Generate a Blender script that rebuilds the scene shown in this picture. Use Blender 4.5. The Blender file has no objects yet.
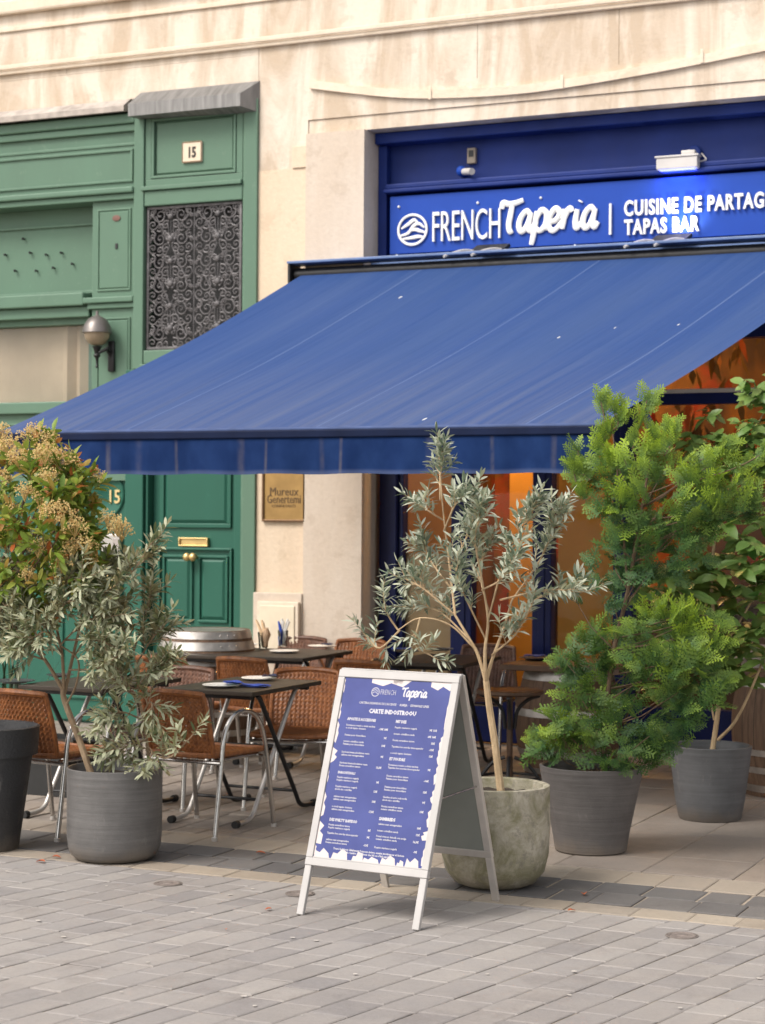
import bpy, bmesh, math, random
from mathutils import Vector, Matrix, noise
PI = math.pi
rnd = random.Random(7)
sc = bpy.context.scene
COL = sc.collection

# ------------------------------------------------------------------ camera model (photo survey)
F = 1900.0; D0 = 14.5; CH = 1.725; YH = 516; ROLL = 0.007
TH = math.atan(F / 4166)
CAM = Vector((D0 * math.sin(TH), -D0 * math.cos(TH), CH))
VW = (-math.sin(TH), math.cos(TH)); RT = (math.cos(TH), math.sin(TH))
def ray(px, py):
    a = px - 382.5; b = YH - py
    a2 = a + ROLL * (py - 512); b2 = b + ROLL * a
    return Vector((VW[0] * F + RT[0] * a2, VW[1] * F + RT[1] * a2, b2))
def at_y(px, py, Y):
    d = ray(px, py); return CAM + d * ((Y - CAM.y) / d.y)
def at_z(px, py, z):
    d = ray(px, py); return CAM + d * ((z - CAM.z) / d.z)
def at_plane(px, py, p0, n):
    d = ray(px, py); return CAM + d * ((p0 - CAM).dot(n) / d.dot(n))

# ------------------------------------------------------------------ helpers
ORG = {}
def tag(o, label=None, cat=None, group=None, kind=None):
    if label: o['label'] = label
    if cat: o['category'] = cat
    if group: o['group'] = group
    if kind: o['kind'] = kind
    return o
def thing(name, label, cat, loc=(0, 0, 0), rz=0.0, group=None):
    o = bpy.data.objects.new(name, None); COL.objects.link(o)
    o.empty_display_size = .1
    o.location = loc; o.rotation_euler = (0, 0, rz)
    ORG[o.name] = Vector(loc)
    return tag(o, label, cat, group)
def sv(v): return Vector(v)
def crm(pts, n=6):
    """catmull-rom resample"""
    pts = [Vector(p) for p in pts]
    if len(pts) < 3: return pts
    out = []
    P = [pts[0] * 2 - pts[1]] + pts + [pts[-1] * 2 - pts[-2]]
    for i in range(1, len(P) - 2):
        p0, p1, p2, p3 = P[i - 1:i + 3]
        for k in range(n):
            t = k / n
            out.append(.5 * ((2 * p1) + (p2 - p0) * t + (2 * p0 - 5 * p1 + 4 * p2 - p3) * t * t + (3 * p1 - p0 - 3 * p2 + p3) * t ** 3))
    out.append(pts[-1])
    return out
class MB:
    def __init__(s): s.v = []; s.f = []; s.sm = []; s.mi = []; s.attr = {}; s.cm = 0
    def add(s, vs, fs, smooth=False):
        b = len(s.v); s.v.extend(tuple(v) for v in vs)
        for f in fs: s.f.append(tuple(b + i for i in f)); s.sm.append(smooth); s.mi.append(s.cm)
        return s
    def box(s, x0, x1, y0, y1, z0, z1, bv=0.0):
        if bv <= 0:
            vs = [(x, y, z) for z in (z0, z1) for y in (y0, y1) for x in (x0, x1)]
            return s.add(vs, [(0, 2, 3, 1), (4, 5, 7, 6), (0, 1, 5, 4), (2, 6, 7, 3), (0, 4, 6, 2), (1, 3, 7, 5)])
        bm = bmesh.new(); bmesh.ops.create_cube(bm, size=1)
        for v in bm.verts: v.co = ((x0 + x1) / 2 + v.co.x * (x1 - x0), (y0 + y1) / 2 + v.co.y * (y1 - y0), (z0 + z1) / 2 + v.co.z * (z1 - z0))
        bmesh.ops.bevel(bm, geom=list(bm.edges), offset=bv, segments=2, affect='EDGES', profile=.5)
        return s.bm(bm)
    def bm(s, bm, M=None, smooth=False):
        bm.verts.index_update()
        vs = [(M @ v.co if M else v.co.copy()) for v in bm.verts]
        s.add(vs, [[v.index for v in f.verts] for f in bm.faces], smooth); bm.free(); return s
    def tube(s, pts, r, seg=8, cap=True, flat=None, smooth=True):
        """r: number or list; flat=(axis,scale) squashes the section"""
        pts = [Vector(p) for p in pts]; n = len(pts)
        rs = r if isinstance(r, (list, tuple)) else [r] * n
        t0 = (pts[1] - pts[0]).normalized()
        u = t0.orthogonal().normalized(); vs = []; fs = []
        for i, p in enumerate(pts):
            t = (pts[min(i + 1, n - 1)] - pts[max(i - 1, 0)])
            t = t.normalized() if t.length > 1e-9 else t0
            u = (u - t * u.dot(t))
            u = u.normalized() if u.length > 1e-6 else t.orthogonal().normalized()
            w = t.cross(u)
            for k in range(seg):
                a = 2 * PI * k / seg
                o = (u * math.cos(a) + w * math.sin(a)) * rs[i]
                if flat: o = o - flat[0] * o.dot(flat[0]) * (1 - flat[1])
                vs.append(p + o)
        for i in range(n - 1):
            for k in range(seg):
                a, b = i * seg + k, i * seg + (k + 1) % seg
                fs.append((a, b, b + seg, a + seg))
        if cap: fs.append(tuple(range(seg - 1, -1, -1))); fs.append(tuple((n - 1) * seg + k for k in range(seg)))
        return s.add(vs, fs, smooth)
    def lathe(s, prof, seg=32, c=(0, 0, 0), smooth=True, close=False):
        vs = []; fs = []; n = len(prof)
        for r, z in prof:
            for k in range(seg):
                a = 2 * PI * k / seg
                vs.append((c[0] + r * math.cos(a), c[1] + r * math.sin(a), c[2] + z))
        for i in range(n - 1):
            for k in range(seg):
                a, b = i * seg + k, i * seg + (k + 1) % seg
                fs.append((a, b, b + seg, a + seg))
        if prof[0][0] > 1e-4: fs.append(tuple(range(seg - 1, -1, -1)))
        if prof[-1][0] > 1e-4 and not close: fs.append(tuple((n - 1) * seg + k for k in range(seg)))
        return s.add(vs, fs, smooth)
    def prism(s, poly, d, M):
        """poly 2D, extruded d along local z, M places it"""
        n = len(poly)
        vs = [M @ Vector((x, y, 0)) for x, y in poly] + [M @ Vector((x, y, d)) for x, y in poly]
        fs = [tuple(range(n - 1, -1, -1)), tuple(range(n, 2 * n))] + [(i, (i + 1) % n, n + (i + 1) % n, n + i) for i in range(n)]
        return s.add(vs, fs)
    def ball(s, c, r, sub=2, sc3=(1, 1, 1)):
        bm = bmesh.new(); bmesh.ops.create_icosphere(bm, subdivisions=sub, radius=r)
        M = Matrix.Translation(Vector(c)) @ Matrix.Diagonal((*sc3, 1))
        return s.bm(bm, M, True)
    def build(s, name, mat, parent=None, label=None):
        me = bpy.data.meshes.new(name)
        off = Vector((0, 0, 0))
        if parent is not None:
            root = parent
            while root.parent: root = root.parent
            off = ORG.get(root.name, off) if not root.get('_local') else off
        me.from_pydata([(v[0] - off.x, v[1] - off.y, v[2] - off.z) for v in s.v], [], s.f)
        me.polygons.foreach_set('use_smooth', s.sm)
        mats = mat if isinstance(mat, (list, tuple)) else [mat]
        for m in mats: me.materials.append(m)
        if len(mats) > 1: me.polygons.foreach_set('material_index', s.mi)
        for k, vals in s.attr.items():
            a = me.attributes.new(k, 'FLOAT', 'POINT'); a.data.foreach_set('value', vals)
        me.update()
        o = bpy.data.objects.new(name, me); COL.objects.link(o)
        if parent is not None: o.parent = parent
        if label: o['label'] = label
        if any(s.sm):
            try:
                md = None
                me.set_sharp_from_angle(angle=math.radians(40))
            except Exception: pass
        return o
def copy_tree(o, parent=None):
    c = o.copy(); COL.objects.link(c)
    if parent: c.parent = parent
    for ch in list(o.children): copy_tree(ch, c)
    return c
def text_geo(s, size, extrude=.004, offset=0.0, res=2, sx=1.0, align='LEFT', space=1.0):
    cu = bpy.data.curves.new('t', 'FONT'); cu.body = s; cu.size = size; cu.extrude = extrude; cu.offset = offset
    cu.space_character = space; cu.resolution_u = res; cu.align_x = align
    ob = bpy.data.objects.new('t', cu); COL.objects.link(ob)
    dg = bpy.context.evaluated_depsgraph_get()
    me = bpy.data.meshes.new_from_object(ob.evaluated_get(dg))
    vs = [Vector((v.co.x * sx, v.co.y, v.co.z)) for v in me.vertices]; fs = [tuple(p.vertices) for p in me.polygons]
    bpy.data.objects.remove(ob); bpy.data.curves.remove(cu); bpy.data.meshes.remove(me)
    return vs, fs
def put_text(mb, s, M, size, **k):
    vs, fs = text_geo(s, size, **k)
    mb.add([M @ v for v in vs], fs)
def wallM(x, y, z, sh=0.0):   # local x -> +X, local y -> +Z, local z -> -Y (towards street)
    return Matrix(((1, 0, 0, x), (0, 0, -1, y), (0, 1, 0, z), (0, 0, 0, 1)))

# ------------------------------------------------------------------ materials
def lin(h):
    c = [int(h[i:i + 2], 16) / 255 for i in (0, 2, 4)]
    return tuple((x / 12.92 if x <= .04045 else ((x + .055) / 1.055) ** 2.4) for x in c) + (1,)
MATS = {}
class NT:
    def __init__(s, name):
        s.m = bpy.data.materials.new(name); s.m.use_nodes = True; s.t = s.m.node_tree
        s.b = s.t.nodes['Principled BSDF']; s.out = s.t.nodes['Material Output']
        MATS[name] = s.m
    def n(s, typ, **k):
        nd = s.t.nodes.new('ShaderNode' + typ)
        ins = k.pop('ins', {})
        for a, v in k.items(): setattr(nd, a, v)
        for a, v in ins.items(): s.set(nd.inputs[a], v)
        return nd
    def set(s, sock, v):
        if isinstance(v, bpy.types.NodeSocket): s.t.links.new(v, sock)
        else: sock.default_value = v
    def coord(s, out='Object', scale=(1, 1, 1), rot=(0, 0, 0)):
        tc = s.n('TexCoord'); mp = s.n('Mapping', ins={'Vector': tc.outputs[out], 'Scale': scale, 'Rotation': rot}); return mp.outputs[0]
    def noise(s, vec, scale, detail=4, rough=.55, dist=0.0):
        return s.n('TexNoise', ins={'Vector': vec, 'Scale': scale, 'Detail': detail, 'Roughness': rough, 'Distortion': dist}).outputs[0]
    def ramp(s, fac, a, b, ca=(0, 0, 0, 1), cb=(1, 1, 1, 1)):
        r = s.n('ValToRGB', ins={'Fac': fac}); e = r.color_ramp.elements
        e[0].position = a; e[0].color = ca; e[1].position = b; e[1].color = cb; return r.outputs[0]
    def mix(s, fac, a, b, mode='MIX'):
        m = s.n('Mix', data_type='RGBA', blend_type=mode)
        s.set(m.inputs[0], fac); s.set(m.inputs[6], a); s.set(m.inputs[7], b); return m.outputs[2]
    def math(s, op, a, b=0.0):
        m = s.n('Math', operation=op); s.set(m.inputs[0], a); s.set(m.inputs[1], b); return m.outputs[0]
    def bump(s, h, strength=.3, dist=.01):
        b = s.n('Bump', ins={'Height': h, 'Strength': strength, 'Distance': dist}); s.set(s.b.inputs['Normal'], b.outputs[0])
    def col(s, c): s.set(s.b.inputs['Base Color'], c)
    def p(s, **k):
        for a, v in k.items(): s.set(s.b.inputs[a.replace('_', ' ')], v)
def c4(r, g, b): return (r, g, b, 1)
def scl(c, k): return (min(c[0] * k, 1), min(c[1] * k, 1), min(c[2] * k, 1), 1)
def pm(name, c, rough=.5, metal=0.0, var=.18, scale=6, bump=0.0, bscale=60, bdist=.004, stretch=(1, 1, 1), rvar=.1, spec=.5):
    if isinstance(c, str): c = lin(c)
    t = NT(name); v = t.coord('Object', stretch)
    n1 = t.noise(v, scale, 5)
    t.col(t.mix(t.ramp(n1, .3, .72), scl(c, 1 - var), scl(c, 1 + var)))
    t.p(Metallic=metal, Specular_IOR_Level=spec)
    t.p(Roughness=t.math('ADD', t.math('MULTIPLY', t.math('SUBTRACT', t.noise(v, scale * 3.1, 3), .5), rvar * 2), rough))
    if bump: t.bump(t.noise(v, bscale, 4), bump, bdist)
    return t.m

# stone wall -----------------------------------------------------------
def stone_mat(name, base, stain, grey, amount=.6):
    t = NT(name); v = t.coord()
    vs_ = t.coord('Object', (1, 1, .22))
    big = t.noise(v, .9, 6, .6); streak = t.noise(vs_, 3.2, 6, .62, .6); fine = t.noise(v, 26, 5)
    c = t.mix(t.math('MULTIPLY', t.ramp(streak, .43, .60), amount), base, stain)
    c = t.mix(t.math('MULTIPLY', t.ramp(big, .5, .7), .55), c, grey)
    c = t.mix(t.math('MULTIPLY', t.ramp(t.noise(v, 4.3, 8, .7), .55, .62), .35), c, scl(stain, .85))
    c = t.mix(t.math('MULTIPLY', t.ramp(fine, .35, .7), .2), c, scl(base, .72))
    t.col(c); t.p(Roughness=.9); t.bump(t.math('ADD', fine, t.math('MULTIPLY', streak, 1.4)), .35, .012)
    return t.m
M_wall = stone_mat('limestone_render', c4(.74, .645, .54), c4(.50, .385, .275), c4(.64, .57, .49), .85)
M_clean = stone_mat('painted_stone', c4(.70, .565, .425), c4(.60, .46, .32), c4(.68, .57, .44), .35)
M_pil = stone_mat('pilaster_stone', c4(.62, .53, .44), c4(.53, .42, .32), c4(.63, .55, .47), .35)
M_mould = stone_mat('moulding_stone', c4(.76, .65, .52), c4(.64, .51, .37), c4(.70, .62, .52), .4)
# green paint ----------------------------------------------------------
def paint_mat(name, c, worn, rough=.42, amt=.5):
    t = NT(name); v = t.coord(); vs_ = t.coord('Object', (1, 1, .3))
    a = t.noise(vs_, 3.0, 5, .6); b = t.noise(v, 55, 4)
    cc = t.mix(t.ramp(a, .35, .7), scl(c, .86), scl(c, 1.12))
    cc = t.mix(t.math('MULTIPLY', t.ramp(t.noise(v, 11, 8, .78), .60, .66), amt), cc, worn)
    geo = t.n('NewGeometry'); edge = t.ramp(geo.outputs['Pointiness'], .505, .56)
    cc = t.mix(t.math('MULTIPLY', edge, .5), cc, worn)
    bv = t.n('Bevel', samples=4, ins={'Radius': .010}); dt = t.n('VectorMath', operation='DOT_PRODUCT'); t.set(dt.inputs[0], bv.outputs[0]); t.set(dt.inputs[1], geo.outputs['Normal'])
    wear_highlight = t.math('MULTIPLY', t.ramp(dt.outputs['Value'], .86, .985, (1, 1, 1, 1), (0, 0, 0, 1)), t.ramp(t.noise(v, 6, 6, .7), .38, .62))  # pale worn edges; also paints in the bevel highlight the shape lacks
    cc = t.mix(t.math('MULTIPLY', wear_highlight, .55), cc, scl(worn, 1.7))
    t.col(cc); t.p(Specular_IOR_Level=.22); t.p(Roughness=t.math('ADD', t.math('MULTIPLY', a, .25), rough - .1)); t.bump(t.math('ADD', b, t.math('MULTIPLY', t.noise(vs_, 20, 3), .8)), .12, .004)
    return t.m
M_green = paint_mat('green_paint_upper', c4(.058, .142, .093), c4(.17, .255, .19))
M_green2 = paint_mat('green_paint_door', c4(.009, .076, .052), c4(.05, .16, .115), .36, .25)
M_lead = pm('lead_sheet', c4(.22, .215, .21), .55, .4, .3, 5, .3, 30, .006, (6, 1, .5))
M_ledge = pm('weathered_ledge', c4(.42, .37, .33), .9, 0, .3, 9, .4, 40)
M_iron = pm('wrought_iron', c4(.115, .108, .112), .55, .2, .4, 20)
M_dark = pm('dark_void', c4(.018, .018, .02), .5, 0, .2)
M_white = pm('white_plastic', c4(.53, .505, .485), .45, 0, .08)
M_cream = pm('cream_enamel', c4(.72, .62, .47), .4, 0, .1)
M_brass = pm('brass', c4(.62, .45, .20), .36, .8, .1, 14)
M_ink = pm('black_ink', c4(.04, .03, .025), .6)
M_gold = pm('brass_numerals', c4(.70, .55, .27), .35, .6, .1)
M_steel = pm('brushed_steel', c4(.55, .53, .51), .3, .95, .12, 10, .05, 200, .001, (1, 1, 12))
M_reflection = pm('beige_reflection', c4(.56, .42, .29), .75, 0, .12, 2.0, .2, 3, .05)  # street reflection painted as a beige sheet
# blues
M_fascia = pm('blue_fascia_paint', c4(.012, .030, .165), .55, 0, .22, 2.2, .06, 30, spec=.2)
M_navy = pm('navy_frame_paint', c4(.008, .014, .075), .35, 0, .2, 4, spec=.2)
M_sign = pm('blue_sign_panel', c4(.014, .062, .36), .5, 0, .06, 3, spec=.2)
M_ledgeb = pm('pale_blue_ledge', c4(.10, .165, .34), .4, 0, .2, 5)
M_hem = pm('hem_canvas', c4(.07, .10, .21), .8, 0, .2, spec=.12)
M_letter = pm('white_letters', c4(.86, .85, .82), .4, 0, .03)
M_silver = pm('silver_trim', c4(.62, .58, .55), .4, .5, .1)
M_bar = pm('navy_bar', c4(.006, .012, .04), .6, 0, .2, spec=.12)
M_black = pm('black_metal', c4(.022, .022, .024), .42, .3, .25, 12)
M_rubber = pm('black_rubber', c4(.018, .018, .018), .75)
M_alu = pm('polished_aluminium', c4(.52, .50, .48), .2, .95, .15, 16)
M_alumatt = pm('matt_aluminium', c4(.56, .53, .50), .45, .6, .08, 12)
def awning_mat():
    t = NT('awning_canvas'); uv = t.n('TexCoord').outputs['UV']
    sep = t.n('SeparateXYZ', ins={'Vector': uv}); u, v = sep.outputs[0], sep.outputs[1]
    mp = t.n('Mapping', ins={'Vector': uv, 'Scale': (3.2, .5, 1)}).outputs[0]
    mp2 = t.n('Mapping', ins={'Vector': uv, 'Scale': (16, .8, 1)}).outputs[0]
    s1 = t.noise(mp, 1.0, 5, .6, .3); s2 = t.noise(mp2, 1.0, 4, .6)
    base = c4(.009, .043, .168); dust = c4(.055, .095, .195)
    c = t.mix(t.math('MULTIPLY', t.ramp(s1, .4, .75), .34), base, dust)
    c = t.mix(t.math('MULTIPLY', t.ramp(s2, .5, .75), .12), c, dust)
    # dust gathers towards the lower edge of the cloth
    low = t.ramp(v, .55, 1.0)
    c = t.mix(t.math('MULTIPLY', low, t.math('MULTIPLY', t.ramp(s2, .3, .8), .65)), c, c4(.115, .125, .175))
    # seams between the strips of cloth
    fr = t.math('FRACT', t.math('ADD', t.math('MULTIPLY', u, .83), .28))
    seam = t.math('LESS_THAN', fr, .009)
    c = t.mix(t.math('MULTIPLY', seam, .5), c, c4(.11, .16, .30))
    # bird droppings
    sp = t.n('TexVoronoi', ins={'Vector': t.n('Mapping', ins={'Vector': uv, 'Scale': (1, 1, 1)}).outputs[0], 'Scale': 5.5, 'Randomness': 1.0})
    spk = t.math('MULTIPLY', t.math('LESS_THAN', sp.outputs['Distance'], t.math('MULTIPLY', t.noise(uv, 9.0, 1), .075)), t.math('GREATER_THAN', t.noise(uv, 5.0, 2), .5))
    c = t.mix(t.math('MULTIPLY', spk, .85), c, c4(.6, .6, .58))
    t.col(c); t.p(Roughness=.8, Specular_IOR_Level=.15, Sheen_Weight=.15, Sheen_Roughness=.5); t.set(t.b.inputs['Sheen Tint'], c4(.6, .7, 1))
    t.bump(t.math('ADD', t.noise(t.n('Mapping', ins={'Vector': uv, 'Scale': (4, 1.2, 1)}).outputs[0], 1.2, 3), t.math('MULTIPLY', seam, .2)), .5, .05)
    return t.m
M_awn = awning_mat()
def valance_mat():
    t = NT('valance_canvas'); uv = t.n('TexCoord').outputs['UV']
    sep = t.n('SeparateXYZ', ins={'Vector': uv}); u = sep.outputs[0]
    mp = t.n('Mapping', ins={'Vector': uv, 'Scale': (9, 1.2, 1)}).outputs[0]
    s1 = t.noise(mp, 1.0, 4); c = t.mix(t.ramp(s1, .35, .75), c4(.006, .021, .084), c4(.012, .034, .115))
    st = 0.0
    for pos, wd, am in ((.33, .012, .7), (.74, .02, 1.0), (.93, .03, .35), (1.16, .012, .8), (1.55, .028, .6), (1.70, .010, .9), (2.02, .018, .5), (2.13, .012, .9), (2.62, .03, .45), (2.95, .014, .9), (3.27, .02, .6)):
        d_ = t.math('ABSOLUTE', t.math('SUBTRACT', u, pos))
        st = t.math('MAXIMUM', st, t.math('MULTIPLY', t.ramp(d_, wd * .3, wd, (1, 1, 1, 1), (0, 0, 0, 1)), am * .85))
    c = t.mix(t.math('MULTIPLY', t.math('MULTIPLY', st, t.ramp(t.noise(mp, 1.6, 3), .25, .7)), .6), c, c4(.15, .13, .125))
    c = t.mix(t.math('MULTIPLY', t.ramp(sep.outputs[1], .86, .95), .35), c, c4(.12, .15, .26))
    t.col(c); t.p(Roughness=.85, Specular_IOR_Level=.1); return t.m
M_val = valance_mat()
def wicker_mat(name, c1, c2):
    t = NT(name); v = t.coord(); geo = t.n('NewGeometry')
    n = t.noise(v, 28, 4, .6); n2 = t.noise(t.coord('Object', (1, 1, .25)), 60, 3)
    c = t.mix(t.ramp(n, .3, .7), c1, c2)
    c = t.mix(t.math('MULTIPLY', t.ramp(n2, .5, .75), .5), c, scl(c2, 1.35))
    t.col(c); t.p(Roughness=.48); t.bump(t.noise(v, 320, 2), .3, .002); return t.m
M_wick = wicker_mat('tan_wicker', c4(.14, .045, .014), c4(.32, .118, .036))
M_wick_shade = wicker_mat('shaded_wicker', c4(.075, .033, .020), c4(.19, .090, .055))  # darker copy of the tan wicker, shade put into the colour
M_table = pm('dark_table_laminate', c4(.050, .040, .032), .5, 0, .25, 9, .05, 60, spec=.2)
M_wood = pm('walnut_top', c4(.085, .045, .025), .38, 0, .4, 4, .2, 60, .002, (1, 9, 1))
def barrel_mat():
    t = NT('oak_staves'); v = t.coord()
    tc = t.n('TexCoord'); sep = t.n('SeparateXYZ', ins={'Vector': tc.outputs['Object']})
    ang = t.math('ARCTAN2', sep.outputs[1], sep.outputs[0])
    k = t.math('MULTIPLY', ang, 24 / (2 * PI)); fr = t.math('FRACT', k); fl = t.math('FLOOR', k)
    wn = t.n('TexWhiteNoise', noise_dimensions='1D'); t.set(wn.inputs['W'], fl)
    g = t.noise(t.coord('Object', (9, 9, .8)), 6, 5, .6)
    c = t.mix(t.ramp(g, .3, .7), c4(.095, .052, .03), c4(.21, .125, .075))
    c = t.mix(t.math('MULTIPLY', wn.outputs['Value'], .45), c, c4(.085, .05, .032))
    gap = t.math('LESS_THAN', fr, .035); c = t.mix(gap, c, c4(.02, .014, .01))
    t.col(c); t.p(Roughness=.7); t.bump(t.math('SUBTRACT', g, gap), .4, .006); return t.m
M_barrel = barrel_mat()
M_hoop = pm('galvanised_hoop', c4(.48, .45, .42), .4, .8, .3, 11)
M_china = pm('white_china', c4(.78, .75, .71), .25, 0, .03)
M_slate = pm('dark_slate_plate', c4(.028, .03, .036), .35)
M_napk = pm('blue_napkin', c4(.022, .065, .36), .85, 0, .25, 30, .3, 60)
M_napd = pm('navy_napkin', c4(.02, .028, .075), .85, 0, .2, 30, .3, 60)
M_paper = pm('kraft_paper', c4(.40, .27, .17), .8, 0, .2, 20, .3, 40)
M_handle = pm('cutlery_handle', c4(.72, .52, .32), .5)
M_soil = pm('potting_soil', c4(.045, .032, .022), .95, 0, .5, 20, 1.0, 60, .02)
def glass_mat(name, tint=(.9, .92, .93, 1), gl=.045, refl=.22):
    t = NT(name); t.t.nodes.remove(t.b)
    tr = t.n('BsdfTransparent', ins={'Color': tint}); g = t.n('BsdfGlossy', ins={'Color': (.95, .95, .95, 1), 'Roughness': .03})
    fr = t.n('Fresnel', ins={'IOR': 1.5}); m = t.n('MixShader')
    t.set(m.inputs[0], t.math('ADD', t.math('MULTIPLY', fr.outputs[0], refl), gl - .04)); t.set(m.inputs[1], tr.outputs[0]); t.set(m.inputs[2], g.outputs[0])
    t.set(t.out.inputs[0], m.outputs[0]); return t.m
M_glass = glass_mat('window_glass'); M_tumbler = glass_mat('tumbler_glass', (.93, .95, .95, 1), .1, .9)
M_frost = pm('frosted_film', c4(.46, .30, .15), .6, 0, .06, 2)
def emis(name, c, s):
    t = NT(name); t.col(c4(.5, .5, .5)); t.p(Emission_Color=c, Emission_Strength=s); return t.m
M_lampw = emis('warm_bulb', c4(1, .62, .25), 18)
M_flood = emis('flood_led', c4(.10, .13, 1), 2)
M_upl = emis('uplight_led', c4(1, .93, .85), 5)
# stoneware, plants
def pot_mat(name, c, rings=0.0, rough=.6, moss=None):
    t = NT(name); v = t.coord(); sep = t.n('SeparateXYZ', ins={'Vector': v})
    n = t.noise(v, 7, 6, .65); cc = t.mix(t.ramp(n, .3, .72), scl(c, .8), scl(c, 1.18))
    h = t.noise(v, 70, 4)
    if rings:
        st = t.noise(t.coord('Object', (1.2, 1.2, 34)), 2.2, 4, .6)
        cc = t.mix(t.math('MULTIPLY', t.ramp(st, .4, .65), .32), cc, scl(c, 1.7))
        h = t.math('ADD', t.math('MULTIPLY', st, rings), t.math('MULTIPLY', h, .3))
    if moss:
        mz = t.noise(v, 6.5, 7, .72, .5); cc = t.mix(t.math('MULTIPLY', t.ramp(mz, .40, .60), .85), cc, moss)
        cc = t.mix(t.math('MULTIPLY', t.ramp(t.noise(v, 16, 6, .7), .53, .62), .6), cc, scl(c, .45))
    low = t.math('ADD', sep.outputs[2], t.math('MULTIPLY', t.noise(v, 9, 6, .7), .16))
    cc = t.mix(t.math('MULTIPLY', t.ramp(low, .09, .17, (1, 1, 1, 1), (0, 0, 0, 1)), .5), cc, c4(.17, .135, .10))
    cc = t.mix(t.math('MULTIPLY', t.ramp(t.noise(t.coord('Object', (1, 1, .35)), 11, 6, .75), .60, .68), .3), cc, c4(.24, .225, .21))
    t.col(cc); t.p(Roughness=rough); t.bump(h, .45, .006); return t.m
M_pot_char = pot_mat('charcoal_plastic_pot', c4(.030, .031, .034), 0, .55)
M_pot_rib = pot_mat('ribbed_grey_pot', c4(.110, .106, .104), .7, .40)
M_pot_stone = pot_mat('concrete_pot', c4(.42, .385, .31), 0, .9, c4(.175, .165, .085))
M_pot_ring = pot_mat('turned_grey_pot', c4(.095, .088, .086), 1.0, .55)
M_pot_smooth = pot_mat('smooth_grey_pot', c4(.092, .094, .100), .35, .5)
def bark_mat(name, a, b):
    t = NT(name); n = t.noise(t.coord('Object', (1, 1, .35)), 30, 5, .65)
    t.col(t.mix(t.ramp(n, .3, .7), a, b)); t.p(Roughness=.85); t.bump(t.noise(t.coord(), 90, 4), .5, .006); return t.m
M_bark = bark_mat('olive_bark', c4(.17, .115, .07), c4(.36, .26, .165))
M_barkp = bark_mat('pale_bark', c4(.30, .205, .115), c4(.55, .41, .25))
M_barkd = bark_mat('brown_bark', c4(.075, .045, .028), c4(.19, .125, .08))
def leaf_mat(name, cols, back=None, rough=.5, trans=.35, tip=None, spec=.5):
    """cols: colours picked per leaf; tip: colour reached along the growth attribute"""
    t = NT(name); geo = t.n('NewGeometry')
    r = t.n('ValToRGB', ins={'Fac': geo.outputs['Random Per Island']}); e = r.color_ramp.elements
    r.color_ramp.interpolation = 'LINEAR'
    n = len(cols)
    e[0].position = 0; e[0].color = cols[0]; e[1].position = 1; e[1].color = cols[-1]
    for i in range(1, n - 1): x = e.new(i / (n - 1)); x.color = cols[i]
    c = r.outputs[0]
    if tip:
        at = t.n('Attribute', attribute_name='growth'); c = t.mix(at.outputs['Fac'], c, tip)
    c = t.mix(t.math('MULTIPLY', t.ramp(t.noise(t.coord(), 40, 3), .4, .7), .25), c, t.mix(1.0, c, c4(.6, .62, .55), 'MULTIPLY'))
    if back: c = t.mix(t.math('MULTIPLY', geo.outputs['Backfacing'], .7), c, back)
    t.col(c); t.p(Roughness=rough, Specular_IOR_Level=spec)
    tl = t.n('BsdfTranslucent'); t.set(tl.inputs['Color'], c); m = t.n('MixShader', ins={0: trans})
    t.set(m.inputs[1], t.b.outputs[0]); t.set(m.inputs[2], tl.outputs[0]); t.set(t.out.inputs[0], m.outputs[0]); return t.m
M_olive = leaf_mat('olive_leaves', [c4(.09, .125, .055), c4(.19, .235, .12), c4(.33, .36, .19), c4(.30, .26, .14), c4(.52, .52, .32)], c4(.46, .48, .34), .45, .25)
M_olive2 = leaf_mat('silver_olive_leaves', [c4(.11, .16, .11), c4(.21, .27, .19), c4(.36, .40, .29), c4(.52, .53, .36)], c4(.50, .53, .43), .45, .25)
M_phot = leaf_mat('photinia_leaves', [c4(.09, .17, .025), c4(.17, .28, .04), c4(.28, .39, .06), c4(.38, .42, .09), c4(.22, .33, .05), c4(.12, .20, .03), c4(.30, .36, .06), c4(.20, .30, .05), c4(.33, .38, .07), c4(.46, .34, .09), c4(.58, .16, .05)], None, .35, .4)
M_phfl = leaf_mat('photinia_flowers', [c4(.58, .36, .12), c4(.72, .50, .20), c4(.80, .62, .30), c4(.55, .48, .16)], None, .8, .35)
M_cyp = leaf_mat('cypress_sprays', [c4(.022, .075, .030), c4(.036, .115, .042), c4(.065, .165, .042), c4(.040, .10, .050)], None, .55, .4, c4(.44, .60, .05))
M_big = leaf_mat('glossy_leaves', [c4(.05, .14, .035), c4(.09, .23, .045), c4(.16, .32, .055), c4(.30, .40, .07), c4(.08, .16, .045), c4(.30, .26, .06)], c4(.17, .27, .075), .36, .3)
M_strap = leaf_mat('strap_leaves', [c4(.015, .03, .015), c4(.04, .07, .03)], None, .4, .2)
M_dry = leaf_mat('dry_leaf', [c4(.45, .10, .04), c4(.5, .15, .06)], None, .7, .2)
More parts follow.
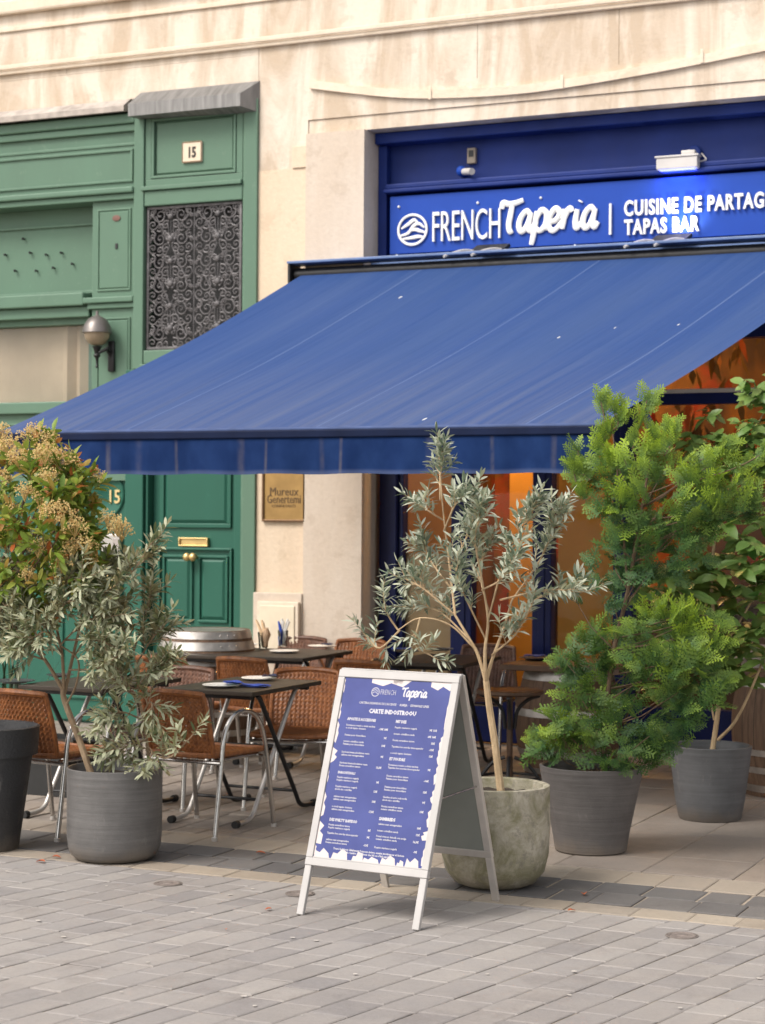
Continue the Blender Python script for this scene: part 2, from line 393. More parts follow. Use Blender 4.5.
# interior
def interior_mat():
    t = NT('amber_interior'); v = t.coord('Object', (1, 1, .35))
    n = t.noise(v, 1.6, 4, .6); c = t.mix(t.ramp(n, .40, .58), c4(.26, .105, .014), c4(.06, .024, .008))
    c = t.mix(t.math('MULTIPLY', t.ramp(t.noise(t.coord(), 3, 5), .55, .66), .6), c, c4(.35, .035, .012))
    t.col(c); t.p(Roughness=.7); return t.m
M_int = interior_mat()
M_intp = pm('orange_panel', c4(.66, .32, .045), .6, 0, .12, 1.2)
M_intd = pm('dark_interior', c4(.07, .04, .02), .7)
M_deco = leaf_mat('dried_foliage', [c4(.035, .022, .008), c4(.09, .05, .012), c4(.16, .08, .015), c4(.32, .035, .012)], None, .7, .4)
# ground
def sett_mat(name, cols, joint=.0, rough=.8):
    t = NT(name); geo = t.n('NewGeometry'); r = t.n('ValToRGB', ins={'Fac': geo.outputs['Random Per Island']}); e = r.color_ramp.elements
    e[0].position = 0; e[0].color = cols[0]; e[1].position = 1; e[1].color = cols[-1]
    for i in range(1, len(cols) - 1): x = e.new(i / (len(cols) - 1)); x.color = cols[i]
    v = t.coord(); c = r.outputs[0]
    big = t.noise(v, .9, 6, .6); fine = t.noise(v, 45, 5, .7); mid = t.noise(v, 7, 5, .65)
    c = t.mix(t.math('MULTIPLY', t.ramp(big, .35, .65), .5), c, t.mix(1, c, c4(.72, .70, .70), 'MULTIPLY'))
    c = t.mix(t.math('MULTIPLY', t.ramp(t.noise(v, 2.6, 7, .72), .52, .64), .4), c, t.mix(1, c, c4(.66, .63, .62), 'MULTIPLY'))
    c = t.mix(t.math('MULTIPLY', t.ramp(mid, .4, .7), .4), c, t.mix(1, c, c4(1.22, 1.18, 1.12), 'MULTIPLY'))
    c = t.mix(t.math('MULTIPLY', t.ramp(fine, .45, .75), .3), c, t.mix(1, c, c4(.7, .68, .67), 'MULTIPLY'))
    t.col(c); t.p(Roughness=rough); t.bump(t.math('ADD', fine, t.math('MULTIPLY', mid, 1.2)), .4, .006); return t.m
M_sett = sett_mat('grey_granite_setts', [c4(.272, .254, .243), c4(.305, .285, .272), c4(.285, .268, .260), c4(.332, .310, .293), c4(.250, .236, .233), c4(.315, .293, .277)])
M_basalt = sett_mat('dark_gutter_setts', [c4(.095, .092, .094), c4(.13, .125, .123), c4(.16, .15, .143), c4(.11, .106, .106)])
M_lightset = sett_mat('sandstone_setts', [c4(.30, .255, .205), c4(.37, .32, .26), c4(.27, .235, .20)])
M_flag = sett_mat('terrace_flags', [c4(.265, .228, .195), c4(.305, .262, .222), c4(.245, .213, .188), c4(.285, .238, .198)])
M_ground = pm('sandy_joint_mortar', c4(.31, .26, .205), .95, 0, .35, 8, .4, 60)

# ------------------------------------------------------------------ SETTING: ground
mb = MB(); mb.add([(-60, -60, -.0055), (60, -60, -.0055), (60, 30, -.0055), (-60, 30, -.0055)], [(0, 1, 2, 3)])
tag(mb.build('ground', M_ground), kind='structure')
def stones(name, mat, rows, shear=0.0, gap=.006, jit=.0018):
    """rows: list of (x0,x1,y0,y1) cells; every stone has its own chamfered top"""
    mb = MB(); r = random.Random(len(rows))
    for (x0, x1, y0, y1) in rows:
        g = gap * (.6 + .8 * r.random()); b = .007; z = r.uniform(-jit, jit); tx, ty = r.uniform(-.004, .004), r.uniform(-.004, .004)
        cx, cy = (x0 + x1) / 2, (y0 + y1) / 2
        vs = []
        for dz, ins in ((-.010, g / 2), (z - .003, g / 2), (z, g / 2 + b)):
            for (x, y) in ((x0 + ins, y0 + ins), (x1 - ins, y0 + ins), (x1 - ins, y1 - ins), (x0 + ins, y1 - ins)):
                x += r.uniform(-.002, .002); y += r.uniform(-.002, .002)
                vs.append((x + (y - Y_SH) * shear, y, dz + ((x - cx) * tx + (y - cy) * ty if dz > -.009 else 0)))
        fs = [(8, 9, 10, 11)]
        for k in range(4):
            a, b2 = k, (k + 1) % 4
            fs += [(a, b2, b2 + 4, a + 4), (a + 4, b2 + 4, b2 + 8, a + 8)]
        mb.add(vs, fs)
    return tag(mb.build(name, mat), kind='structure')
Y_SH = -5.26
r = random.Random(3)
cells = []; X = -7.0
while X < 10:                              # courses run away from the kerb line, slightly skewed
    w = .150 * r.uniform(.93, 1.07); y = Y_SH - r.uniform(0, .26)
    cells.append((X, X + w, max(y, Y_SH - .26), Y_SH))
    while y > -11.5:
        L = .232 * r.uniform(.78, 1.25); cells.append((X, X + w, y - L, y)); y -= L
    X += w
stones('road', M_sett, cells, shear=math.tan(math.radians(11.5)), gap=.0055, jit=.0012)
cells = []; X = -7
while X < 10: w = r.uniform(.2, .32); cells.append((X, X + w, -5.25, -5.06)); X += w
stones('light_edging', M_lightset, cells)
cells = []
for (ya, yb) in ((-5.055, -4.81), (-4.81, -4.565)):
    X = -7 + r.random() * .2
    while X < 10: w = r.uniform(.19, .27); cells.append((X, X + w, ya, yb)); X += w
stones('gutter', M_basalt, cells, gap=.010, jit=.003)
cells = []; X = -7
while X < 10: w = r.uniform(.2, .27); cells.append((X, X + w, -4.56, -4.25)); X += w
stones('terrace_edging', M_lightset, cells)
cells = []; X = -7
while X < 10:
    sm_ = X < 2.35; w = r.uniform(.17, .21) if sm_ else r.choice((.45, .5, .4)); y = -4.245; first = r.uniform(.08, .28) if sm_ else r.uniform(.25, .8)
    while y < .5: L = first if y == -4.245 else (r.uniform(.22, .30) if sm_ else r.uniform(.65, .85)); cells.append((X, X + w, y, min(y + L, .62))); y += L
    X += w
stones('terrace_paving', M_flag, cells, gap=.008)

# ------------------------------------------------------------------ BUILDING
bld = thing('stone_building', 'cream limestone building front with stained render above the shop and doorway', 'building', (0, 0, 0))
XG, ZG = -1.09, 5.10     # green doorway: right edge, top
XS, ZS = -.16, 4.68      # shop opening: left edge, top
mb = MB()
mb.box(-12, XG, 0, .45, ZG, 5.35); mb.box(-12, 12, .0, .45, 5.352, 9.5)
mb.box(XG, 12, 0, .45, 4.80, 5.352); 
mb.box(-12, -5.2, 0, .45, -.02, ZG); mb.box(7.5, 12, 0, .45, -.02, 4.80)
mb.build('upper_wall', M_wall, bld)
mb = MB(); mb.box(XG, -.66, -.004, .45, -.02, 4.43); mb.box(XG + .30, -.66, -.018, -.0045, 4.431, 4.60, .004); mb.build('wall_strip', M_clean, bld)
mb = MB(); mb.box(XG, -.66, 0, .45, 4.43, 4.80); mb.build('stained_patch', M_wall, bld)
mb = MB(); mb.box(-.66, XS, -.035, .45, -.02, 3.35); mb.box(-.66, XS, -.035, .45, 3.355, 4.685); mb.build('pilaster', M_pil, bld)
mb = MB(); mb.box(-.66, 12, .012, .45, 4.688, 4.797); mb.build('lintel', M_wall, bld)
mb = MB(); mb.box(XG, -.66, -.05, -.005, -.02, 1.12, .008); mb.build('plinth', M_pil, bld)
mb = MB()   # moulded string course high on the wall
mb.box(-12, 12, -.035, -.001, 5.40, 5.434, .008); mb.build('string_course', M_mould, bld); mb = MB(); mb.box(-12, 12, -.055, -.036, 5.435, 5.475, .008)
mb.build('string_course', M_mould, bld)
mb = MB(); mb.box(-12, 12, -.02, -.001, 5.76, 5.80, .006); mb.build('upper_moulding', M_mould, bld); mb = MB(); mb.box(-12, 12, -.06, -.001, 5.90, 6.02, .02); mb.build('upper_moulding', M_mould, bld)
M_joint = pm('stone_joint_brown', c4(.30, .22, .15), .9)  # plain brown for the thin joint lines between wall blocks
for i, x in enumerate((-2.9, -1.1, .75, 1.85, 3.9)):
    mb = MB(); mb.box(x, x + .004, -.0012, .01, 5.0 if x > -1.2 else 5.36, 5.40); mb.build('wall_joint', M_joint, bld)
# cable duct sagging along the wall
duct = thing('cable_duct', 'cream painted cable duct sagging along the wall above the blue shop', 'cable duct', tuple(at_y(310, 86, -.02)))
pts = crm([at_y(309, 84, -.03), at_y(380, 92, -.03), at_y(430, 94, -.03), at_y(500, 91, -.03), at_y(560, 84, -.03), at_y(660, 67, -.03), at_y(765, 46, -.03), at_y(860, 26, -.03)], 5)
mb = MB()
for a, b in zip(pts[:-1], pts[1:]):
    h = .032
    mb.add([(a.x, -.028, a.z - h), (b.x, -.028, b.z - h), (b.x, -.028, b.z + h), (a.x, -.028, a.z + h), (a.x, -.0005, a.z - h), (b.x, -.0005, b.z - h), (b.x, -.0005, b.z + h), (a.x, -.0005, a.z + h)],
           [(0, 1, 2, 3), (3, 2, 6, 7), (0, 4, 5, 1)])
a = pts[0]; mb.add([(a.x, -.028, a.z - h), (a.x, -.028, a.z + h), (a.x, -.0005, a.z + h), (a.x, -.0005, a.z - h)], [(0, 1, 2, 3)])
mb.build('duct', M_mould, duct)
for px, py in ((430, 93), (562, 82), (702, 56)):
    p = at_y(px, py, -.03); mb = MB(); mb.box(p.x - .012, p.x + .012, -.036, -.0285, p.z - .05, p.z + .05, .003); mb.build('clip', M_mould, duct)

# ------------------------------------------------------------------ GREEN DOORWAY
gd = thing('green_doorway', 'green painted timber carriage doorway with panelled leaves and iron grille', 'doorway', (-2.2, 0, 0))
def raised(mb, x0, x1, z0, z1, y, t, bev):     # raised field towards the street
    vs = [(x0, y, z0), (x1, y, z0), (x1, y, z1), (x0, y, z1), (x0 + bev, y - t, z0 + bev), (x1 - bev, y - t, z0 + bev), (x1 - bev, y - t, z1 - bev), (x0 + bev, y - t, z1 - bev)]
    mb.add(vs, [(4, 5, 6, 7), (0, 1, 5, 4), (1, 2, 6, 5), (2, 3, 7, 6), (3, 0, 4, 7)])
def ring(mb, x0, x1, z0, z1, w, ya, yb, bv=.004):   # picture-frame moulding, butted corners
    mb.box(x0, x1, ya, yb, z1 - w, z1, bv); mb.box(x0, x1, ya, yb, z0, z0 + w, bv)
    mb.box(x0, x0 + w, ya, yb, z0 + w, z1 - w, bv); mb.box(x1 - w, x1, ya, yb, z0 + w, z1 - w, bv)
# carcass behind everything
mb = MB(); mb.box(-5.2, -2.86, .30, .42, -.01, ZG); mb.box(-2.86, XG, .24, .42, -.01, ZG); mb.build('back_boards', M_green, gd)
# right bay frame
mb = MB()
mb.box(XG - .115, XG, -.03, .24, 0, 5.0, .006)                # right strip
mb.box(XG - .135, XG - .118, -.015, .24, 0, 5.0, .004)
mb.box(-2.222, -2.13, -.03, .24, 2.9, 5.0, .006)              # left stile of the grille bay
mb.box(-2.128, XG - .137, -.02, .23, 4.98, 5.0, .004)
mb.box(-2.128, XG - .137, -.022, .23, 4.215, 4.335, .008)
mb.box(-2.15, XG - .137, -.045, .0, 4.338, 4.372, .006)
mb.box(-2.128, XG - .137, -.022, .23, 2.94, 3.05, .008)
mb.box(-2.15, XG - .137, -.05, .0, 2.90, 2.938, .006)
mb.build('frame', M_green, gd)
mb = MB(); x0, x1 = -2.125, XG - .14
ring(mb, x0, x1, 4.375, 4.978, .055, -.012, .1); ring(mb, x0 + .06, x1 - .06, 4.435, 4.918, .022, -.018, .1)
raised(mb, x0 + .083, x1 - .083, 4.459, 4.894, .02, .018, .02)
mb.box(x0 + .05, x1 - .05, .02, .1, 4.44, 4.9)
mb.build('number_panel', M_green, gd)
# grille
gx0, gx1, gz0, gz1 = -2.12, -1.245, 3.055, 4.21
mb = MB(); mb.box(gx0, gx1, .12, .14, gz0, gz1); mb.build('dark_glass', pm('dusty_dark_glass', c4(.034, .034, .036), .5), gd)
mb = MB(); rg = random.Random(5); gy = .02
ring(mb, gx0, gx1, gz0, gz1, .022, gy - .012, gy + .012, .003)
def spiral(cx, cz, R, turns, a0, sgn, r0=.0075, x_m=None):
    pts = []
    N = int(10 * turns) + 4
    for i in range(N + 1):
        t = i / N; a = a0 + sgn * t * turns * 2 * PI; rr = R * (1 - .86 * t)
        pts.append((cx + rr * math.cos(a), gy, cz + rr * math.sin(a)))
    for mm in ((False, True)):
        q = [((2 * x_m - x if mm else x), y, z) for x, y, z in pts]
        mb.tube(q, [r0 * (1.05 - .4 * i / N) for i in range(N + 1)], 5)
        e = q[-1]; mb.ball(e, r0 * 1.6, 1)
gcx = (gx0 + gx1) / 2
for half in (gx0 + .22, gx1 - .22):
    for iz in range(6):
        zc = gz0 + .1 + iz * (gz1 - gz0 - .2) / 5
        for (ox, oz, R, tn, a0, sg) in ((.10, .03, .062, 1.4, 2.2, 1), (.165, -.045, .05, 1.3, -.6, -1), (.045, -.05, .042, 1.3, .9, 1), (.17, .06, .036, 1.2, 1.7, -1), (.10, -.065, .04, 1.3, 3.6, 1), (.03, .045, .03, 1.2, 2.4, -1), (.19, .015, .022, 1.1, .3, 1), (.065, .075, .028, 1.2, 5.0, 1)):
            spiral(half - ox, zc + oz, R * rg.uniform(.9, 1.1), tn, a0 + rg.uniform(-.4, .4), sg, .0075, half)
    for iz in range(3):
        zc = gz0 + .2 + iz * .36
        for k in (-1, 0, 1): mb.tube([(half + k * .02, gy, zc), (half + k * .028, gy, zc + .12)], .005, 5)
        mb.ball((half, gy - .01, zc - .03), .03, 2, (1, .5, 1)); mb.ball((half, gy - .01, zc + .15), .025, 2, (1, .5, 1))
        for k in range(6):
            a = k * PI / 3; mb.ball((half + .036 * math.cos(a), gy - .006, zc - .03 + .036 * math.sin(a)), .013, 1, (1, .5, 1))
    for (za, zb) in ((.1, .62), (.55, 1.08)):
        for s in (-1, 1): mb.tube([(half + s * .15, gy, gz0 + za), (half + s * .01, gy, gz0 + (za + zb) / 2 + .02), (half + s * .14, gy, gz0 + zb)], .007, 5)
mb.tube([(gcx, gy, gz0), (gcx, gy, gz1)], .006, 5)
mb.build('iron_grille', M_iron, gd)
# lead canopies
mb = MB()
CY = -.16
A_ = [at_y(128, 117, CY), at_y(240, 105, CY), at_y(240, 93, CY), at_y(128, 104, CY)]
zb0, zt0 = (A_[0].z + A_[1].z) / 2, (A_[2].z + A_[3].z) / 2
x0, x1 = A_[0].x, A_[1].x; xe = at_y(260, 100, 0).x
vs = [(x0, CY, zb0), (x1, CY, zb0), (x1, CY, zt0), (x0, CY, zt0), (x0 + .02, -.034, zb0), (xe, -.002, zb0 - .03), (xe, -.002, zt0 + .12), (x0 + .02, -.002, zt0 + .12)]
mb.add(vs, [(0, 1, 2, 3), (3, 2, 6, 7), (0, 4, 5, 1), (1, 5, 6, 2), (0, 3, 7, 4)])
mb.build('lead_canopy', M_lead, gd)
mb = MB(); mb.add([(-5.2, -.10, 4.985), (-2.28, -.10, 4.985), (-2.28, -.10, 5.03), (-5.2, -.10, 5.03), (-5.2, -.001, 5.0), (-2.28, -.001, 5.0), (-2.28, -.001, 5.10), (-5.2, -.001, 5.10)],
                  [(0, 1, 2, 3), (3, 2, 6, 7), (0, 4, 5, 1), (1, 5, 6, 2)]); mb.build('drip_ledge', M_ledge, gd)
# left bay entablature
mb = MB(); xr = -2.224
mb.box(-5.2, xr, -.03, .29, 4.90, 4.98, .012); mb.box(-5.2, xr, -.005, .29, 4.84, 4.897, .008)
mb.box(-5.2, xr, .03, .29, 4.75, 4.838); mb.box(-5.2, xr, .005, .29, 4.725, 4.748, .005)
mb.box(-5.2, xr, .015, .29, 4.385, 4.723)
ring(mb, -5.2, xr - .03, 4.43, 4.70, .02, -.002, .014, .004)
mb.box(-5.2, xr, -.05, .29, 4.335, 4.383, .012); mb.box(-5.2, xr, -.02, .29, 4.285, 4.333, .008)
mb.build('entablature', M_green, gd)
# narrow pilaster with keyhole panel
mb = MB(); px0, px1 = -2.645, -2.224
mb.box(px0, px1, .02, .29, 3.50, 4.283); ring(mb, px0 + .05, px1 - .05, 3.55, 4.22, .014, .008, .019, .003); raised(mb, px0 + .066, px1 - .066, 3.566, 4.204, .02, .01, .012)
mb.box(px0 - .06, px1, -.035, .29, 3.45, 3.498, .01); mb.box(px0 - .03, px1, -.01, .29, 3.405, 3.448, .008)
mb.box(px0, px1, .02, .29, 2.0, 3.403); ring(mb, px0 + .05, px1 - .05, 2.25, 3.33, .014, .008, .019, .003); raised(mb, px0 + .066, px1 - .066, 2.266, 3.314, .02, .01, .012)
mb.build('narrow_pilaster', M_green, gd)
mb = MB(); p = at_y(116, 218, .0); mb.lathe([(.03, 0), (.03, .006), (0.0, .008)], 20, (0, 0, 0)); 
vv = mb.v; mb.v = [(p.x + v[0] * 1.25, .008 - v[2], p.z + v[1] * .8) for v in vv]; mb.build('lock_plate', pm('rusty_copper', c4(.20, .105, .085), .6, .3), gd)
mb = MB(); p = at_y(116, 246, .0); mb.box(p.x - .012, p.x + .012, .002, .008, p.z - .022, p.z + .022, .003); mb.build('keyhole', M_dark, gd)
# studded blind panel
mb = MB(); mb.box(-5.2, px0 - .002, .20, .295, 3.55, 4.283); mb.box(-5.2, px0 - .002, .175, .199, 4.13, 4.145); mb.box(-5.2, px0 - .002, .16, .199, 3.56, 3.585, .005)
mb.box(-5.2, px0 - .065, -.02, .29, 3.44, 3.548, .012); mb.box(-5.2, px0 - .04, .03, .29, 3.35, 3.438, .01)
mb.build('sign_panel', M_green, gd)
for (x, y) in ((24, 239), (6, 255), (31, 253), (47, 255), (62, 253), (16, 271), (37, 271), (54, 268), (73, 264)):
    p = at_y(x, y, .19); mb = MB(); mb.tube([(p.x, .20, p.z), (p.x, .172, p.z)], .008, 6); mb.ball((p.x, .172, p.z), .013, 1); mb.build('stud', M_dark, gd)
# window
mb = MB(); mb.box(-5.2, px0 - .002, .10, .29, 3.30, 3.348); mb.box(px0 - .04, px0 - .002, .12, .29, 2.66, 3.298, .005); mb.box(-5.2, px0 - .002, .05, .29, 2.56, 2.658, .01); mb.box(-5.2, px0 - .002, .10, .29, 2.0, 2.558)
ring(mb, -3.6, px0 - .08, 2.1, 2.48, .014, .088, .099, .003); mb.build('window_frame', M_green, gd)
mb = MB(); mb.box(-5.2, px0 - .042, .18, .186, 2.66, 3.298); mb.build('window_pane', M_glass, gd)
mb = MB(); n = 40  # added beige sheet in place of a street reflection, curtain folds at right
for i in range(n):
    xa, xb = -5.2 + i * (2.436 / n), -5.2 + (i + 1) * (2.436 / n)
    f = lambda x: .24 + .015 * math.sin(x * 9) + (.03 * math.sin(x * 40) if x > -3.05 else 0)
    mb.add([(xa, f(xa), 2.66), (xb, f(xb), 2.66), (xb, f(xb), 3.3), (xa, f(xa), 3.3)], [(0, 1, 2, 3)], True)
mb.build('reflection_curtain', M_reflection, gd)
# lower doors
mb = MB()      # frame below the awning
mb.box(-2.30, -2.13, -.01, .24, 0, 2.898, .008); mb.box(-2.12, -2.10, .02, .24, 0, 2.898, .005)
mb.box(XG - .2, XG - .137, .0, .24, 0, 2.898, .006); mb.box(-5.2, -2.302, .10, .29, 0, 1.998)
mb.build('door_frame', M_green2, gd)
dx0, dx1 = -2.095, XG - .205
mb = MB(); mb.box(dx0, dx1, .10, .2, .02, 2.9, .006)
def fld(x0, x1, z0, z1, fr=.03):
    ring(mb, x0, x1, z0, z1, fr, .078, .099, .006); raised(mb, x0 + fr + .004, x1 - fr - .004, z0 + fr + .004, z1 - fr - .004, .0985, .015, .025)
fld(dx0 + .075, dx1 - .07, 1.62, 2.8, .035)
cxm = (dx0 + dx1) / 2
ring(mb, dx0 + .06, dx1 - .055, .1, 1.46, .02, .07, .099, .006)
fld(dx0 + .1, cxm - .02, .86, 1.40, .022); fld(cxm + .03, dx1 - .095, .86, 1.40, .022)
fld(dx0 + .1, cxm - .02, .18, .80, .022); fld(cxm + .03, dx1 - .095, .18, .80, .022)
door = mb.build('door', M_green2, gd)
mb = MB(); zc = 1.505; xc = cxm - .01
ring(mb, xc - .135, xc + .135, zc - .035, zc + .035, .012, .065, .0995, .003); mb.box(xc - .122, xc + .122, .082, .0995, zc - .022, zc + .022, .002); mb.build('letter_slot', M_brass, door)
for s in (-1, 1):
    mb = MB(); mb.tube([(xc + s * .028, .09, 1.385), (xc + s * .028, .03, 1.385)], .014, 8); mb.ball((xc + s * .028, .02, 1.385), .034, 3, (1, .8, 1)); mb.build('knob', M_brass, door)
# left leaf with medallion
mb = MB(); mb.box(-3.02, -2.302, .06, .098, .02, 1.998, .006)
mxc, mzc = at_y(103, 494, .05).x, 1.885
ring(mb, -2.95, -2.36, .2, 1.60, .025, .04, .059, .006); raised(mb, -2.915, -2.395, .235, 1.565, .0595, .015, .02)
leaf = mb.build('left_leaf', M_green2, gd)
mb = MB(); prof = [(.205, 0), (.205, .012), (.195, .02), (.185, .012), (0.0, .012)]
mb.lathe(prof, 40); mb.v = [(mxc + v[0], .059 - v[2], mzc + v[1]) for v in mb.v]; med = mb.build('medallion', M_green2, leaf)
# NB: numerals belong to the leaf
mb = MB(); put_text(mb, '15', wallM(at_y(107, 503, .04).x, .043, at_y(107, 503, .04).z), .155, extrude=.006, offset=.002, sx=.85); mb.build('numerals', M_gold, leaf)
# hanging things on the doorway
p0, p1 = at_y(181.5, 142, -.02), at_y(201.5, 161.5, -.02)
npl = thing('house_number_plate', 'small cream house number plate reading 15 on the green panel', 'number plate', ((p0.x + p1.x) / 2, -.02, p1.z))
mb = MB(); mb.box(p0.x, p1.x, -.016, .0015, p1.z, p0.z, .012); mb.build('plate', M_cream, npl)
mb = MB(); ring(mb, p0.x + .004, p1.x - .004, p1.z + .004, p0.z - .004, .006, -.019, -.0155, .001); mb.build('rim', pm('rust_rim', c4(.25, .14, .08), .7), npl)
mb = MB(); put_text(mb, '15', wallM((p0.x + p1.x) / 2, -.018, p1.z + .042), .115, extrude=.002, offset=.004, sx=.72, align='CENTER'); mb.build('numerals', M_ink, npl)
p0, p1 = at_y(103, 534, .04), at_y(121, 594, .04)
ic = thing('intercom_panel', 'brushed steel intercom panel with round black button on the green door leaf', 'intercom', ((p0.x + p1.x) / 2, .04, p1.z))
mb = MB(); mb.box(p0.x, p1.x, .012, .058, p1.z, p0.z, .004); mb.build('panel', M_steel, ic)
mb = MB(); pb = at_y(117, 557, .012); mb.lathe([(.014, 0), (.014, .008), (.0, .009)], 16); mb.v = [(pb.x + v[0], .012 - v[2], pb.z + v[1]) for v in mb.v]; mb.build('button', M_dark, ic)
mb = MB(); pb = at_y(116, 543, .012); mb.box(pb.x - .03, pb.x + .03, .008, .0119, pb.z - .035, pb.z + .035, .001); mb.build('name_tag', pm('paper_tag', c4(.36, .32, .30), .6), ic)
mb = MB(); pb = at_y(112, 568, .012); mb.box(p0.x + .006, p1.x - .006, .009, .0119, p1.z + .01, pb.z, .001); mb.build('lower_plate', M_gold, ic)
# wall lamp
lp = at_y(97, 338, -.12)
wl = thing('wall_lamp', 'grey globe lantern on a bracket beside the green window', 'wall lamp', (lp.x, -.12, 2.95))
mb = MB(); c = (lp.x, lp.y, 0)
z0 = at_y(97, 334, -.12).z
mb.lathe([(.0, .27), (.012, .265), (.012, .235), (.03, .225), (.075, .20), (.108, .15), (.118, .105), (.122, .09), (.112, .088), (.10, .088)], 24, (lp.x, lp.y, z0 - .08)); mb.build('hood', pm('grey_lamp_metal', c4(.20, .18, .17), .4, .6), wl)
mb = MB(); mb.lathe([(.105, .088), (.10, .05), (.07, .005), (.04, -.012), (0, -.015)], 24, (lp.x, lp.y, z0 - .08)); mb.build('globe', pm('smoked_globe', c4(.32, .25, .17), .2), wl)
mb = MB(); zb = z0 - .10
mb.lathe([(.045, .0), (.03, -.02), (.02, -.06), (.03, -.075), (.012, -.10), (.006, -.15), (.015, -.165), (0, -.18)], 16, (lp.x, lp.y, zb))
pa = at_y(112, 352, -.0)
mb.tube(crm([(lp.x, lp.y, zb - .06), (lp.x + .09, -.10, zb - .02), (pa.x - .01, -.05, zb - .03), (pa.x, .0, zb - .09)], 5), .014, 8)
mb.box(pa.x - .03, pa.x + .03, -.022, .005, zb - .20, zb + .05, .01)
mb.build('bracket', M_black, wl)
# brass plaque + service box
p0, p1 = at_y(262, 470, -.03), at_y(305, 522, -.03)
bp = thing('brass_plaque', 'framed brass plaque with dark lettering on the wall right of the green door', 'plaque', ((p0.x + p1.x) / 2, -.03, p1.z))
mb = MB(); ring(mb, p0.x, p1.x, p1.z, p0.z + .1, .018, -.035, -.0045, .004); mb.build('frame', pm('bronze_frame', c4(.16, .09, .045), .4, .5), bp)
mb = MB(); mb.box(p0.x + .018, p1.x - .018, -.022, -.0045, p1.z + .018, p0.z + .082); mb.build('plate', pm('aged_bronze_plate', c4(.36, .225, .085), .42, .75, .2, 5), bp)
cx = (p0.x + p1.x) / 2; M_pink = pm('plaque_ink', c4(.10, .055, .02), .6)
mb = MB(); put_text(mb, 'Mureux', wallM(cx, -.024, at_y(283, 493, -.02).z - .02), .095, extrude=.0015, sx=.85, align='CENTER'); mb.build('lettering', M_pink, bp); mb = MB(); put_text(mb, 'Genertemi', wallM(cx, -.024, at_y(283, 500, -.02).z - .025), .095, extrude=.0015, sx=.72, align='CENTER')
mb.build('lettering', M_pink, bp); mb = MB(); put_text(mb, 'CONSULTANTS', wallM(cx, -.024, at_y(283, 506, -.02).z - .01), .03, extrude=.001, align='CENTER')
mb.build('lettering', M_pink, bp); mb = MB(); mb.lathe([(.045, 0), (.045, .003), (0, .003)], 20); k = len(mb.v) - 60; mb.v[k:] = [(cx + v[0], -.0225 - v[2], p0.z + .02 + v[1]) for v in mb.v[k:]]
mb.build('crest', M_pink, bp)
p0, p1 = at_y(259, 601, -.05), at_y(300, 640, -.05)
sb = thing('service_box', 'cream metal service box set low on the wall behind the tables', 'service box', ((p0.x + p1.x) / 2, -.06, p1.z - .15))
mb = MB(); mb.box(p0.x, p1.x, -.085, -.051, p1.z - .15, p0.z, .006); mb.build('box', M_mould, sb)
mb = MB(); mb.box(p0.x + .03, p1.x - .03, -.095, -.086, p1.z - .12, p0.z - .03, .004); mb.build('door', M_cream, sb)

# ------------------------------------------------------------------ BLUE SHOPFRONT
SY = .25
sh = thing('blue_shopfront', 'blue painted restaurant shopfront with amber lit glazing under the awning', 'shopfront', (2, SY, 0))
mb = MB(); mb.box(XS + .002, 7.5, SY + .05, SY + .12, 3.1, 4.686); mb.build('fascia', M_fascia, sh)
mb = MB()
mb.box(XS + .002, 7.5, SY - .1, SY + .049, 4.60, 4.686, .01); mb.box(XS + .002, XS + .075, SY - .03, SY + .049, 3.1, 4.598, .006)
zb_ = 4.215
mb.box(XS + .08, 7.5, SY - .11, SY + .049, zb_, zb_ + .03, .008); mb.box(XS + .08, 7.5, SY - .08, SY + .049, zb_ + .031, zb_ + .075, .012)
mb.build('fascia_moulding', M_fascia, sh)
mb = MB(); mb.box(XS + .002, 7.5, SY - .16, SY + .049, 3.62, 3.70, .012); mb.box(XS + .002, 7.5, SY - .06, SY + .049, 3.705, 3.735, .006); mb.build('ledge', M_ledgeb, sh)
posts = [(-.125, .02), (.47, .64), (1.13, 1.28), (1.76, 1.91), (3.35, 3.5), (5.0, 5.15), (6.6, 7.5)]
mb = MB(); mb.box(-.125, .02, SY - .04, SY + .1, 0, 3.09, .006); mb.box(.022, .06, SY, SY + .1, 0, 3.09, .004); mb.build('end_pilaster', M_navy, sh)
for (a, b) in posts[1:]:
    mb = MB(); mb.box(a, b, SY - .02, SY + .1, 0, 3.09, .006); mb.box(a + .05, b - .05, SY - .03, SY - .021, .3, 2.9, .004); mb.build('post', M_navy, sh)
mb = MB(); mb.box(-.125, 7.5, SY - .03, SY + .1, 3.02, 3.30, .006)
mb.build('head_rail', M_navy, sh)
for (a, b) in zip([p_[1] for p_ in posts[:-1]], [p_[0] for p_ in posts[1:]]):
    mb = MB(); mb.box(a + .001 + (.04 if a < .1 else 0), b - .001, SY - .012, SY + .09, 2.55, 2.655, .005)
    mb.build('transom', M_navy, sh)
    mb = MB(); mb.box(a + .001 + (.04 if a < .1 else 0), b - .001, SY + .0, SY + .09, .02, .34 if a > .1 else .2, .005); mb.build('kick_panel', M_navy, sh)
    mb = MB(); mb.box(a + .001 + (.04 if a < .1 else 0), b - .001, SY - .02, SY - .0125, 2.63, 2.66, .002); mb.build('trim', M_silver, sh)
    mb = MB(); mb.box(a + .002, b - .002, SY + .05, SY + .056, .2, 2.55); mb.build('pane', M_glass, sh); mb = MB(); mb.box(a + .002, b - .002, SY + .05, SY + .056, 2.655, 3.03); mb.build('pane', M_glass, sh)
mb = MB(); mb.box(.062, .468, SY + .060, SY + .064, .2, 1.44); mb.build('frosted_panel', M_frost, sh)
